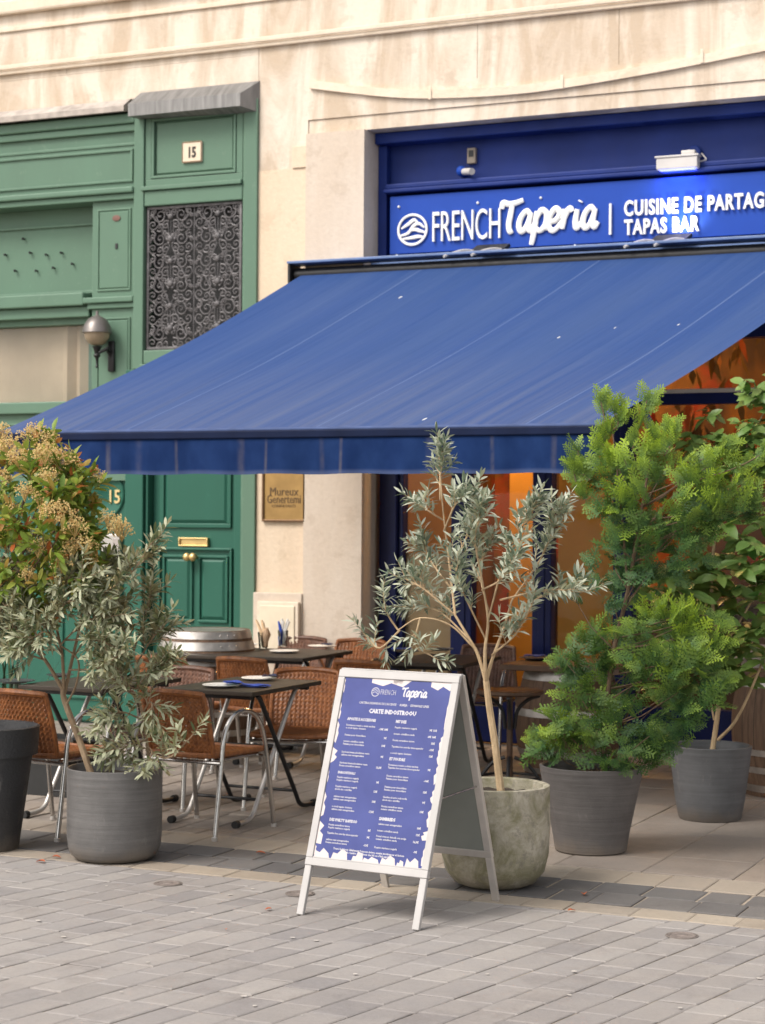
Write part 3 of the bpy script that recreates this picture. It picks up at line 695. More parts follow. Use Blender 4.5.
# room behind the glass
IY = SY + 2.9
mb = MB(); mb.add([(-.3, IY, 0), (7.5, IY, 0), (7.5, IY, 3.3), (-.3, IY, 3.3), (-.3, SY + .3, 0), (7.5, SY + .3, 0), (7.5, SY + .3, 3.3), (-.3, SY + .3, 3.3)],
                  [(0, 1, 2, 3), (0, 3, 7, 4), (1, 5, 6, 2)]); mb.build('interior_wall', M_int, sh)
mb = MB(); mb.box(-.3, 7.5, SY + .121, IY, 3.31, 3.4); mb.build('interior_ceiling', M_intd, sh)
mb = MB(); mb.box(-.3, 7.5, SY + .121, IY, -.012, .03); mb.build('interior_floor', M_intd, sh)
mb = MB()
for (xa, xb, ya) in ((-.28, .24, .55), (.60, .84, .9), (1.12, 1.62, .6)):
    mb = MB(); mb.box(xa, xb, SY + ya, SY + ya + .05, .03, 3.2); mb.build('interior_panel', M_intp, sh)
mb = MB(); mb.box(.5, 6.5, SY + 1.3, SY + 1.75, .03, 1.05); mb.build('counter', M_intd, sh); mb = MB(); mb.box(.45, 6.5, SY + 1.25, SY + 1.8, 1.051, 1.1); mb.build('counter_top', M_intd, sh)
mb = MB(); rr = random.Random(11)
for k in range(420):
    x = rr.uniform(.5, 5.0); y = SY + rr.uniform(.25, 1.0); z = rr.uniform(1.75, 3.15) if x > 1.8 else rr.uniform(2.3, 3.1)
    a = rr.uniform(0, 2 * PI); L = rr.uniform(.08, .28); w = rr.uniform(.01, .035)
    d = Vector((math.cos(a) * .5, rr.uniform(-.3, .3), -1)).normalized(); s_ = d.cross(Vector((0, 1, 0))).normalized(); p = Vector((x, y, z))
    mb.add([p, p + d * L * .5 + s_ * w, p + d * L, p + d * L * .5 - s_ * w], [(0, 1, 2, 3)])
mb.build('dried_garland', M_deco, sh)['kind'] = 'stuff'
for (x, y, z) in ((.35, .6, 3.24), (1.35, .62, 3.24), (2.1, 1.5, 3.24), (3.0, .7, 3.24), (4.3, 1.4, 3.24)):
    mb = MB(); mb.ball((x, SY + y, z), .05, 2); mb.tube([(x, SY + y, z + .04), (x, SY + y, 3.309)], .02, 8); mb.build('pendant_bulb', M_lampw, sh)
    L = bpy.data.lights.new('pendant_light', 'POINT'); L.energy = 125 if x < 1.5 else 16; L.color = (1, .56, .2); L.shadow_soft_size = .08
    lo = bpy.data.objects.new('pendant_light', L); COL.objects.link(lo); lo.location = (x, SY + y, z - .12)

# signboard -------------------------------------------------------------
GY = SY - .075
a0, a1 = at_y(390, 206, GY), at_y(390, 258, GY)
sgn = thing('shop_signboard', 'long blue restaurant signboard with white raised lettering above the awning', 'signboard', (2, GY, a1.z))
SZ0, SZ1 = 3.745, 4.19
mb = MB(); mb.box(a0.x, 6.8, GY, SY + .048, SZ0, SZ1, .003); board = mb.build('board', M_sign, sgn)
def sgp(px, py): q = at_y(px, py, GY); return q
mb = MB()
b0 = sgp(432, 243); t0 = sgp(432, 213); b1 = sgp(501, 239)
hgt = t0.z - b0.z
vs, fs = text_geo('FRENCH', 1.0, extrude=.012, offset=-.004, res=4)
wx = max(v.x for v in vs); hx = max(v.y for v in vs)
put = [Vector((v.x * (b1.x - b0.x) / wx, v.y * hgt / hx, v.z)) for v in vs]
Mx = wallM(b0.x, GY - .013, b0.z + .005)
mb.add([Mx @ v for v in put], fs)
def fit_text(mb, s, pl, pr, h, off, bz=None):
    vs, fs = text_geo(s, 1.0, extrude=.012, offset=off, res=4, space=1.13)
    xs = [v.x for v in vs]; x0_, w_ = min(xs), max(xs) - min(xs); hh = max(v.y for v in vs)
    Mx = wallM(pl.x, GY - .013, bz if bz is not None else pl.z)
    mb.add([Mx @ Vector(((v.x - x0_) * (pr - pl.x) / w_, v.y * h / hh, v.z)) for v in vs], fs)
mb.build('lettering', M_letter, sgn); mb = MB()
q = sgp(625, 216); qt = sgp(625, 201); q2 = sgp(761, 206)
fit_text(mb, 'CUISINE DE PARTAGE', q, q.x + (q2.x - q.x) * 1.085, qt.z - q.z, .030)
mb.build('tagline', M_letter, sgn); mb = MB()
q = sgp(625, 235); qt = sgp(625, 220); q2 = sgp(700, 232)
fit_text(mb, 'TAPAS BAR', q, q2.x, qt.z - q.z, .030)
mb.build('tagline', M_letter, sgn); mb = MB()
q = sgp(611, 220); mb.box(q.x - .008, q.x + .008, GY - .024, GY - .001, sgp(611, 235).z, sgp(611, 204).z)
mb.build('divider', M_letter, sgn); mb = MB()
# brush script word, each letter drawn as brush strokes
def S(*pts): return list(pts)
scr = {  # unit box: x advance, baseline 0, x-height 1
 'T': (1.25, [S((.02, 1.2), (.08, 1.5), (.5, 1.42), (1.0, 1.46), (1.5, 1.58)), S((.76, 1.42), (.68, .9), (.62, .4), (.74, .04), (.92, .1))]),
 'a': (1.08, [S((.86, .82), (.55, 1.02), (.20, .72), (.10, .28), (.34, .0), (.66, .3), (.88, .95)), S((.88, .92), (.78, .35), (.92, .02), (1.15, .28))]),
 'p': (1.05, [S((.22, .98), (.16, .2), (.08, -.4), (.02, -.68)), S((.2, .6), (.52, 1.02), (.92, .82), (.90, .3), (.55, .0), (.22, .16)), S((.8, .15), (1.0, .15), (1.15, .35))]),
 'e': (.88, [S((.15, .40), (.55, .48), (.78, .80), (.5, 1.06), (.14, .75), (.06, .3), (.32, -.03), (.65, .06), (.98, .4))]),
 'r': (.85, [S((.2, 1.0), (.22, .5), (.18, .02)), S((.2, .4), (.4, .85), (.62, 1.02), (.78, .85))]),
 'i': (.62, [S((.25, .95), (.2, .35), (.32, .02), (.62, .3)), S((.42, 1.30), (.46, 1.36))]),
}
wp0 = sgp(500, 236); wp1 = sgp(597, 229); 
tot = sum(scr[c][0] for c in 'Taperia')
ux = (wp1.x - wp0.x) / tot; uz = (sgp(560, 210).z - sgp(560, 231).z) / 1.04
cx = 0.0; nY = Vector((0, 1, 0))
for ch in 'Taperia':
    adv, strokes = scr[ch]
    for st in strokes:
        pts = crm([(wp0.x + (cx + x + .12 * y) * ux, GY - .012, wp0.z + .02 + y * uz + (cx * .008) * 0) for x, y in st], 6)
        n_ = len(pts); rad = .138 * uz
        mb.tube(pts, [rad * (.78 + .35 * math.sin(PI * (.15 + .8 * i / max(1, n_ - 1)))) for i in range(n_)], 10, flat=(nY, .55))
    cx += adv
mb.build('script_lettering', M_letter, sgn); mb = MB()
# round emblem with an abstract wave figure
cE = sgp(413, 230); R = (sgp(413, 214).z - sgp(413, 246).z) / 2
def circ(cx, cz, rx, rz, n=40): return [(cx + rx * math.cos(2 * PI * i / n), GY - .012, cz + rz * math.sin(2 * PI * i / n)) for i in range(n + 1)]
mb.tube(circ(cE.x, cE.z, R * .96, R * .93), R * .085, 8, flat=(nY, .6))
for st in ([(-.85, -.35), (-.3, -.2), (.1, .25), (.45, .35), (.8, .1)], [(-.75, .1), (-.3, .35), (.1, .6), (.35, .45)], [(-.65, -.55), (0, -.5), (.4, -.45), (.75, -.5)], [(-.2, -.05), (.2, .0), (.5, -.1), (.85, -.2)]):
    pts = crm([(cE.x + x * R, GY - .012, cE.z + z * R) for x, z in st], 6)
    mb.tube(pts, [R * .10 * (.6 + .6 * math.sin(PI * i / (len(pts) - 1))) for i in range(len(pts))], 8, flat=(nY, .6))
mb.build('emblem', M_letter, sgn)
for (x, y) in ((399, 207), (478, 203), (397, 256), (541, 198), (616, 250), (575, 246)):
    q = sgp(x, y); mb = MB(); mb.ball((q.x, GY - .004, q.z), .011, 2); mb.build('fixing_screw', M_letter, sgn)

# flood light -----------------------------------------------------------
fy = SY - .12
c = at_y(679, 163, fy)
fl = thing('floodlight', 'white rectangular floodlight glowing blue below on the fascia', 'floodlight', (c.x, fy, c.z))
mb = MB(); l, rgt = at_y(658, 166, fy), at_y(699, 160, fy)
mb.box(l.x, rgt.x, fy - .05, fy + .03, c.z - .045, c.z + .035, .006); mb.box(l.x - .01, rgt.x + .01, fy - .058, fy + .035, c.z + .036, c.z + .05, .004)
mb.build('housing', M_white, fl)
mb = MB(); mb.box(l.x + .02, rgt.x - .02, fy - .04, fy + .02, c.z - .052, c.z - .0455); mb.build('led_panel', M_flood, fl)
mb = MB(); j = at_y(694, 152, SY); mb.box(c.x + .02, c.x + .12, fy - .02, fy + .03, c.z + .051, c.z + .085, .004); mb.tube([(c.x + .07, fy, c.z + .08), (j.x, SY + .05, j.z)], .012, 8); mb.build('bracket', M_white, fl)
mb = MB(); mb.lathe([(.05, 0), (.05, .04), (.04, .05), (0, .05)], 20); mb.v = [(j.x + v[0], SY + .049 - v[2], j.z + v[1]) for v in mb.v]; mb.build('junction_box', M_fascia, fl)
mb = MB(); mb.tube(crm([(j.x + .04, SY + .02, j.z), (j.x + .09, SY, j.z - .06), (j.x + .07, fy, c.z), (rgt.x, fy, c.z)], 6), .006, 6); mb.build('cable', M_white, fl)
L = bpy.data.lights.new('flood_light', 'AREA'); L.energy = .9; L.color = (.12, .18, 1); L.shape = 'RECTANGLE'; L.size = .24; L.size_y = .06
lo = bpy.data.objects.new('flood_light', L); COL.objects.link(lo); lo.location = (c.x, fy - .01, c.z - .06); lo.rotation_euler = (math.radians(25), 0, 0)
# camera + sensor
cy = SY - .06; c = at_y(459, 170, cy)
cam_ = thing('security_camera', 'small blue and white security camera on the fascia above the sign', 'camera', (c.x, SY, c.z))
mb = MB(); mb.tube([(c.x, SY + .049, c.z), (c.x, SY - .0, c.z)], .04, 14); mb.ball((c.x, SY - .01, c.z), .042, 2); mb.build('body', M_sign, cam_)
mb = MB(); mb.tube([(c.x + .03, SY - .03, c.z - .01), (c.x + .13, SY - .12, c.z - .03)], .026, 12); mb.build('barrel', M_white, cam_)
c = at_y(472, 156, SY + .03)
ss = thing('wall_sensor', 'small beige sensor box on the blue fascia above the security camera', 'sensor', (c.x, SY + .04, c.z))
mb = MB(); mb.box(c.x - .035, c.x + .035, SY + .01, SY + .0495, c.z - .06, c.z + .06, .006); mb.build('casing', pm('beige_plastic', c4(.30, .25, .20), .6), ss)
mb = MB(); mb.box(c.x - .02, c.x + .02, SY + .006, SY + .0099, c.z - .01, c.z + .04, .002); mb.build('lens', M_dark, ss)
# uplights on the ledge
for i, (px, py, lab) in enumerate(((487, 252, 'small black uplight under the script word of the sign'), (668, 242, 'small black uplight shining under the words Tapas Bar'))):
    q = at_y(px, py - 4.5, -.02)
    u = thing('uplight', lab, 'uplight', (q.x, 0.0, 3.71), 0, 'uplights on the ledge below the signboard')
    mb = MB(); w = .13
    mb.add([(q.x - w, -.06, q.z - .03), (q.x + w, -.06, q.z - .03), (q.x + w + .03, .03, q.z + .028), (q.x - w + .03, .03, q.z + .028), (q.x - w, -.04, q.z - .055), (q.x + w, -.04, q.z - .055), (q.x + w + .03, .06, q.z + .012), (q.x - w + .03, .06, q.z + .012)],
           [(0, 1, 2, 3), (7, 6, 5, 4), (0, 4, 5, 1), (1, 5, 6, 2), (2, 6, 7, 3), (3, 7, 4, 0)]); mb.build('head', M_black, u)
    mb = MB(); mb.add([(q.x - w + .04, .032, q.z + .030), (q.x + w + .01, .032, q.z + .030), (q.x + w + .02, .058, q.z + .014), (q.x - w + .05, .058, q.z + .014)], [(0, 1, 2, 3)]); mb.build('lens', M_slate, u)
    for s in (-.1, .12):
        mb = MB(); mb.tube(crm([(q.x + s + .04, .0, q.z - .03), (q.x + s - .06, -.10, q.z - .025), (q.x + s - .15, -.255, q.z - .085)], 5), .011, 6); mb.build('arm', M_white, u)
    if i:
        L = bpy.data.lights.new('uplight_beam', 'SPOT'); L.energy = 5.5; L.color = (1, .94, .88); L.spot_size = math.radians(110); L.spot_blend = .8; L.shadow_soft_size = .04
        lo = bpy.data.objects.new('uplight_beam', L); COL.objects.link(lo); lo.location = (q.x + .06, .0, q.z + .05)
        lo.rotation_euler = (Vector((0, .8, .75))).to_track_quat('-Z', 'Y').to_euler()

# ------------------------------------------------------------------ AWNING
AY0, AZ0, AY1, AZ1 = -.16, 3.575, -3.65, 2.215
pn = Vector((0, AZ0 - AZ1, -(AY0 - AY1))).normalized()
pl0 = Vector((0, AY0, AZ0))
rl = at_y(302, 279, AY0); fl_ = at_y(-3, 432.5, AY1); fr_ = at_y(601, 426, AY1)
pr_ = at_plane(765, 314, pl0, pn); k = (AY0 - fr_.y) / (pr_.y - fr_.y); rrx = fr_.x + (pr_.x - fr_.x) * k
aw = thing('awning', 'large blue canvas awning sloping over the terrace with a plain valance', 'awning', (1, 0, 2.2))
NX, NV = 90, 40
mb = MB(); uvs = []
def awp(i, j):
    t = j / NV; s = i / NX
    xl = rl.x + (fl_.x - rl.x) * t; xr_ = rrx + (fr_.x - rrx) * t
    x = xl + (xr_ - xl) * s; y = AY0 + (AY1 - AY0) * t; z = AZ0 + (AZ1 - AZ0) * t
    z -= .05 * math.sin(PI * t) + (.006 * math.sin(s * 26 + 2 * t) + .02 * (noise.noise(Vector((s * 5, t * 1.6, 3))))) * math.sin(PI * min(1, t * 1.02))
    return (x, y, z)
for j in range(NV + 1):
    for i in range(NX + 1): mb.v.append(awp(i, j)); uvs.append((i / NX * 3.7, j / NV))
for j in range(NV):
    for i in range(NX):
        a = j * (NX + 1) + i; mb.f.append((a, a + NX + 1, a + NX + 2, a + 1)); mb.sm.append(True); mb.mi.append(0)
def with_uv(o, uvs):
    me = o.data; l = me.uv_layers.new(name='UVMap')
    for lp_ in me.loops: l.data[lp_.index].uv = uvs[lp_.vertex_index]
o = mb.build('canopy', M_awn, aw); with_uv(o, uvs)
mb = MB()   # front bar
mb.box(fl_.x - .01, fr_.x + .01, AY1 - .035, AY1 + .03, AZ1 - .055, AZ1 - .008, .008); mb.build('front_bar', M_bar, aw)
mb = MB(); mb.tube([(fl_.x, AY1 - .012, AZ1 - .004), (fr_.x, AY1 - .012, AZ1 - .004)], .012, 10); mb.build('hem_roll', M_hem, aw)
mb = MB(); uvs = []; n = 200; m = 8
for j in range(m + 1):
    for i in range(n + 1):
        s = i / n; t = j / m
        x = fl_.x + (fr_.x - fl_.x) * s
        y = AY1 - .022 + t * (.012 * math.sin(s * 60) + .008 * math.sin(s * 23 + 1) + .006 * math.sin(s * 131))
        mb.v.append((x, y, AZ1 - .052 - t * (.205 + .003 * math.sin(s * 47)))); uvs.append((s * 3.5, t))
for j in range(m):
    for i in range(n):
        a = j * (n + 1) + i; mb.f.append((a, a + n + 1, a + n + 2, a + 1)); mb.sm.append(True); mb.mi.append(0)
o = mb.build('valance', M_val, aw); with_uv(o, uvs)
mb = MB(); cl = at_y(289, 270, -.2).x
mb.box(cl, 4.2, -.24, -.001 - .035, 3.655, 3.675, .004); mb.build('cassette_cover', M_ledgeb, aw)
mb = MB(); mb.box(cl, cl + .02, -.225, -.036, 3.49, 3.654, .003); mb.build('end_cap', M_black, aw); mb = MB(); mb.tube([(cl + .03, -.13, 3.58), (4.2, -.13, 3.58)], .05, 14); mb.build('roller', M_black, aw); mb = MB(); mb.box(cl + .022, 4.2, -.06, -.037, 3.50, 3.64); mb.build('back_plate', M_black, aw)
for xa in (rl.x + .5, rrx - .45):
    s = 1 if xa < 1 else -1
    e = (xa + s * .75, -1.75, 2.66); f_ = (xa + s * .02, AY1 + .05, AZ1 - .04)
    mb = MB(); mb.tube([(xa, -.2, 3.40), e], .028, 8); mb.tube([e, f_], .024, 8); mb.ball(e, .045, 2); mb.build('folding_arm', M_bar, aw)

# ------------------------------------------------------------------ FURNITURE
def local(o): o['_local'] = 1; return o
def grid_shell(mb, fn, nu, nv, th, hole=None):
    """woven sheet of finite thickness; fn(u,v)->(pos, normal)"""
    idx = {}
    for s in (0, 1):
        for j in range(nv + 1):
            for i in range(nu + 1):
                p, n = fn(i, j); idx[s, i, j] = len(mb.v); mb.v.append(tuple(p + n * (th if s else 0)))
    for j in range(nv):
        for i in range(nu):
            if hole and hole(i, j): continue
            mb.f.append((idx[0, i, j], idx[0, i + 1, j], idx[0, i + 1, j + 1], idx[0, i, j + 1])); mb.sm.append(False); mb.mi.append(0)
            mb.f.append((idx[1, i, j + 1], idx[1, i + 1, j + 1], idx[1, i + 1, j], idx[1, i, j])); mb.sm.append(False); mb.mi.append(0)
def back_pt(u, v):       # u -1..1, v 0..1
    hw = .205 - .012 * v + (.012 * math.sin(PI * v))
    x = u * hw; y = -.20 - .085 * v - .05 * (1 - u * u) * (.35 + .65 * v); z = .435 + .345 * v - .012 * (u * u) * v
    return Vector((x, y, z))
def make_chair(name, label, wick):
    t = local(thing(name, label, 'chair'))
    NU, NVv = 62, 52
    rh = random.Random(4)
    hs = {(i, j) for i in range(NU) for j in range(NVv) if i % 4 == 1 and j % 2 == 0 and 20 < j < 47 and rh.random() < .30}
    def fn(i, j):
        u = -1 + 2 * i / NU; v = j / NVv; p = back_pt(u, v)
        n = Vector((0, 1, .25)).normalized()
        d = .0038 * math.sin(i * PI / 2 + .8) * (1 if (j // 2) % 2 else -1) + .0025 * math.sin(i * PI / 2)
        return p + n * d, n
    mb = MB(); grid_shell(mb, fn, NU, NVv, .006, lambda i, j: (i, j) in hs)
    edge = [back_pt(-1, v / 10) for v in range(11)] + [back_pt(-1 + 2 * k / 16, 1) for k in range(1, 16)] + [back_pt(1, 1 - v / 10) for v in range(11)]
    mb.tube(edge, [.013] * 10 + [.016] * 17 + [.013] * 10, 8)
    for k in range(44):   # wrapped rim: small wraps along the top roll
        p = back_pt(-1 + 2 * (k + .5) / 44, 1); q = back_pt(-1 + 2 * (k + .62) / 44, 1); dd = (q - p).normalized()
        mb.tube([p - dd * .0035, p + dd * .0035], .0178, 8)
    mb.build('backrest', wick, t)
    mb = MB(); NS = 56
    def fs_(i, j):
        u = -1 + 2 * i / NS; v = j / NS; x = u * (.20 + .03 * v); y = -.20 + .43 * v
        z = .447 - .014 * (1 - u * u) * math.sin(PI * v) - (.02 * max(0, (v - .9) / .1) ** 2)
        d = .003 * math.sin(i * PI / 2 + .8) * (1 if (j // 2) % 2 else -1)
        return Vector((x, y, z + d)), Vector((0, 0, -1))
    grid_shell(mb, fs_, NS, NS, .008)
    cor = [(-.2, -.2, .44), (-.215, 0, .44), (-.232, .2, .44), (-.2, .235, .438), (0, .242, .432), (.2, .235, .438), (.232, .2, .44), (.215, 0, .44), (.2, -.2, .44), (0, -.245, .44), (-.2, -.2, .44)]
    mb.tube(crm(cor, 4), .016, 8)
    mb.build('seat', wick, t)
    for s in (-1, 1):
        mb = MB(); x = s * .248
        pts = crm([(x + s * .012, -.26, .0), (x, -.19, .36), (x - s * .004, -.155, .54), (x, -.09, .635), (x, .03, .665), (x, .15, .615), (x + s * .004, .225, .46), (x + s * .014, .30, .0)], 6)
        mb.tube(pts, .0135, 10); lg = mb.build('side_frame', M_alu, t)
        for (xx, yy) in ((x + s * .012, -.26), (x + s * .014, .30)):
            mb = MB(); mb.lathe([(.016, 0), (.0165, .018), (.0145, .02)], 10, (xx, yy, 0)); mb.build('foot_cap', M_alumatt, lg)
    mb = MB(); mb.tube([(-.25, -.195, .40), (.25, -.195, .40)], .011, 8); mb.tube([(-.25, .21, .40), (.25, .21, .40)], .011, 8)
    for s in (-1, 1): mb.tube([(s * .21, -.195, .41), (s * .21, .21, .41)], .010, 8)
    mb.build('seat_rail', M_alu, t)
    return t
GC = 'wicker bistro chairs at the terrace tables'
chA = make_chair('wicker_chair', 'x', M_wick)
chD = make_chair('wicker_chair', 'x', M_wick_shade)
chairs = [   # x, y, facing deg, shaded, label
 (.82, -4.13, -6, 0, 'tan wicker chair backing onto the street at the front table, right of the ribbed pot'),
 (.86, -3.08, 196, 0, 'tan wicker chair facing the street just left of the menu board'),
 (.10, -4.52, -7, 0, 'tan wicker chair between the charcoal pot and the left olive trunk'),
 (.10, -3.36, 186, 1, 'dark wicker chair facing the street just behind the left end of the front table'),
 (.02, -1.90, -8, 0, 'tan wicker chair standing right behind the front table, its back to the street'),
 (-.52, -2.05, -5, 0, 'tan wicker chair half hidden behind the left olive foliage, at the rear table row'),
 (.82, -1.76, -6, 0, 'tan wicker chair whose back top shows just above the menu board'),
 (.98, -.50, 184, 1, 'reddish brown wicker chair behind the centre olive, facing the street'),
 (-.10, -.42, 182, 0, 'tan wicker chair by the stone pilaster, at the far side of the rear table row'),
 (-.62, -.40, 178, 1, 'dark wicker chair by the service box, behind the glasses of cutlery'),
]
used = {0: False, 1: False}
for (x, y, a, dk, lab) in chairs:
    src = chD if dk else chA
    o = src if not used[dk] else copy_tree(src)
    used[dk] = True
    o.location = (x, y, 0); o.rotation_euler = (0, 0, math.radians(a)); tag(o, lab, 'chair', GC)

GT = 'folding bistro tables on the terrace'
def make_table():
    t = local(thing('bistro_table', 'x', 'table'))
    mb = MB(); mb.box(-.285, .285, -.43, .43, .725, .75, .004); mb.build('table_top', M_table, t)
    mb = MB(); mb.box(-.24, .24, -.36, -.33, .70, .724, .003); mb.box(-.24, .24, .33, .36, .70, .724, .003); mb.box(-.02, .02, -.329, .329, .70, .724, .003); mb.build('apron', M_black, t)
    for s in (-1, 1):
        for (sx, m, rr_) in ((.225, M_black, 1), (.205, M_alumatt, -1)):
            x = s * sx
            pts = crm([(x, -.26 * rr_, .715), (x, -.2 * rr_, .66), (x, 0, .40), (x, .21 * rr_, .12), (x, .27 * rr_, .045), (x, .34 * rr_, .022), (x, .46 * rr_, .020)], 5)
            mb = MB(); mb.tube(pts, .0135, 10); lg = mb.build('leg', m, t)
            mb = MB(); mb.tube([(x, .44 * rr_, .021), (x, .475 * rr_, .021)], .021, 10); mb.build('foot_cap', M_rubber, lg)
    mb = MB(); mb.tube([(-.225, .205, .125), (.225, .205, .125)], .009, 8); mb.build('crossbar', M_black, t); mb = MB(); mb.tube([(-.205, -.205, .125), (.205, -.205, .125)], .009, 8); mb.build('crossbar', M_black, t); mb = MB(); mb.tube([(-.235, 0, .40), (.235, 0, .40)], .009, 8); mb.build('crossbar', M_black, t)
    return t
tb = make_table()
tables = [(.75, -3.55, 0, 'front dark bistro table laid with two white plates and blue napkins'),
 (.13 - .28, -1.20, 2, 'rear dark bistro table in front of the pilaster, holding the cutlery glasses'),
 (-.73, -1.30, 2, 'dark bistro table in front of the wine barrel beside the green door'),
 (-.07, -3.78, 0, 'dark bistro table behind the leftmost wicker chair with black plates'),
 (1.00, -1.18, 4, 'dark bistro table behind the centre olive and the menu board')]
for i, (x, y, a, lab) in enumerate(tables):
    o = tb if i == 0 else copy_tree(tb)
    o.location = (x, y, 0); o.rotation_euler = (0, 0, math.radians(a)); tag(o, lab, 'table', GT)

# barrels ---------------------------------------------------------------
def make_barrel(name, lab, x, y, H, R, group, hoops, flat=True):
    t = local(thing(name, lab, 'barrel', (x, y, 0), .3, group))
    prof = [(R * (.80 + .20 * math.sin(PI * (i / 14))), H * i / 14) for i in range(15)]
    mb = MB(); mb.lathe(prof[:-1] + [prof[-1], (prof[-1][0] - .03, H), (prof[-1][0] - .035, H - .035), (0, H - .035)], 40); mb.build('staves', M_barrel, t)
    for (za, zb) in hoops:
        def rad(z): return R * (.80 + .20 * math.sin(PI * z / H)) + .004
        mb = MB(); mb.lathe([(rad(za) - .006, za), (rad(za), za + .001), (rad(zb), zb - .001), (rad(zb) - .006, zb)], 40)
        for k in range(3):
            a = k * .18 - 1.35 + .3; zc = (za + zb) / 2
            mb.ball((rad(zc) * math.cos(a), rad(zc) * math.sin(a), zc), .007, 1)
        mb.build('hoop', M_hoop, t)
    return t
GB = 'old wine barrels on the terrace'
q = at_z(207, 632, .88)
make_barrel('wine_barrel', 'pale banded wine barrel standing in front of the green door', q.x, q.y, .90, .385, GB, ((.02, .06), (.16, .205), (.30, .34), (.66, .70), (.765, .825), (.845, .898)))
BF = at_z(545, 664, .75)
make_barrel('wine_barrel', 'oak barrel under a plank table top behind the turned grey pot', BF.x + .08, BF.y + .25, .705, .36, GB, ((.02, .06), (.14, .18), (.40, .45), (.64, .70)))
q = at_z(785, 797, 0)
make_barrel('wine_barrel', 'brown oak barrel at the right edge beside the smooth grey pot', q.x + .02, q.y + .2, .86, .40, GB, ((.03, .075), (.15, .19), (.26, .30), (.68, .72), (.80, .855)))
RBX, RBY = q.x + .02, q.y + .2
GTT = 'table tops laid over barrels'
t = thing('barrel_table_top', 'dark plank table top on the barrel behind the turned grey pot, with a blue plate', 'table top', (BF.x + .1, BF.y + .2, .706), 0, GTT)
mb = MB(); mb.box(BF.x - .28, BF.x + .55, BF.y - .12, BF.y + .68, .708, .748, .005); mb.build('planks', M_wood, t)
mb = MB(); mb.box(BF.x - .2, BF.x + .45, BF.y + .05, BF.y + .11, .7055, .7075); mb.build('batten', M_wood, t)
t = thing('barrel_table_top', 'pale edged plank table top on the barrel at the right edge', 'table top', (RBX, RBY, .861), 0, GTT)
mb = MB(); mb.box(RBX - .45, RBX + .5, RBY - .42, RBY + .42, .863, .90, .005); mb.build('planks', M_ledge, t)
mb = MB(); mb.box(RBX - .3, RBX + .3, RBY - .05, RBY + .05, .8605, .8625); mb.build('batten', M_wood, t)

# bentwood stool ---------------------------------------------------------
q = at_z(510, 691, .62)
st = local(thing('bentwood_stool', 'brown bentwood stool with round seat and arched legs behind the stone pot', 'stool', (q.x, q.y, 0)))
mb = MB(); mb.lathe([(.0, .60), (.20, .60), (.215, .61), (.215, .628), (.205, .632), (.19, .622), (0, .618)], 36); mb.build('seat', M_wood, st)
mb = MB(); mb.tube([(0, 0, .03), (0, 0, .60)], .02, 10); mb.build('post', M_wood, st)
for k in range(4):
    a = k * PI / 2 + .3; dx, dy = math.cos(a), math.sin(a)
    mb = MB(); mb.tube(crm([(dx * .19, dy * .19, .595), (dx * .12, dy * .12, .57), (dx * .05, dy * .05, .50), (dx * .028, dy * .028, .38)], 6), .012, 8); mb.build('bracket', M_black, st)
    mb = MB(); mb.tube(crm([(dx * .03, dy * .03, .20), (dx * .10, dy * .10, .17), (dx * .17, dy * .17, .09), (dx * .215, dy * .215, .0)], 6), .012, 8); mb.build('leg', M_black, st)
mb = MB(); mb.tube([(.185 * math.cos(2 * PI * i / 28), .185 * math.sin(2 * PI * i / 28), .075) for i in range(29)], .009, 8); mb.build('foot_ring', M_black, st)

# tableware --------------------------------------------------------------
GP = 'plates set on the terrace tables'
def plate(px, py, z, lab, m, r=.105, rot=0):
    q = at_z(px, py, z + .012); o = thing('plate', lab, 'plate', (q.x, q.y, z + .001), 0, GP)
    mb = MB(); mb.lathe([(r * .55, 0), (r * .62, .004), (r, .013), (r, .016), (r * .62, .007), (0, .006)], 32, (q.x, q.y, z + .001)); mb.build('dish', m, o)
    mb = MB(); mb.lathe([(r * .5, .0062), (r * .5, .0068), (0, .0068)], 24, (q.x, q.y, z + .001)); mb.build('well', m, o)
    return q
pA1 = plate(221, 685, .75, 'white plate at the left of the front table with a blue napkin on it', M_china)
pA2 = plate(259, 678, .75, 'white plate at the right of the front table with a navy napkin on its edge', M_china)
plate(214, 650, .75, 'white plate on the table in front of the wine barrel', M_china)
plate(284, 651, .75, 'white plate in front of the glass holding the blue napkin', M_china)
plate(246, 644.5, .75, 'white plate behind the glass with kraft paper', M_china, .09)
pC = plate(322, 646, .75, 'white plate with a dark napkin near the pilaster', M_china)
plate(14, 681, .75, 'large black plate at the left edge of the terrace', M_slate, .12)
plate(60, 675, .75, 'small black plate beside the left olive trunk', M_slate, .08)
pE = plate(406, 651, .75, 'dark plate with a blue napkin on the centre table', M_slate, .1)
plate(440, 649, .75, 'plain black plate behind the centre olive foliage', M_slate, .1)
pF = plate(538, 658, .75, 'dark plate holding a blue napkin on the barrel table top', M_slate, .13)
GN = 'folded napkins on the tables'
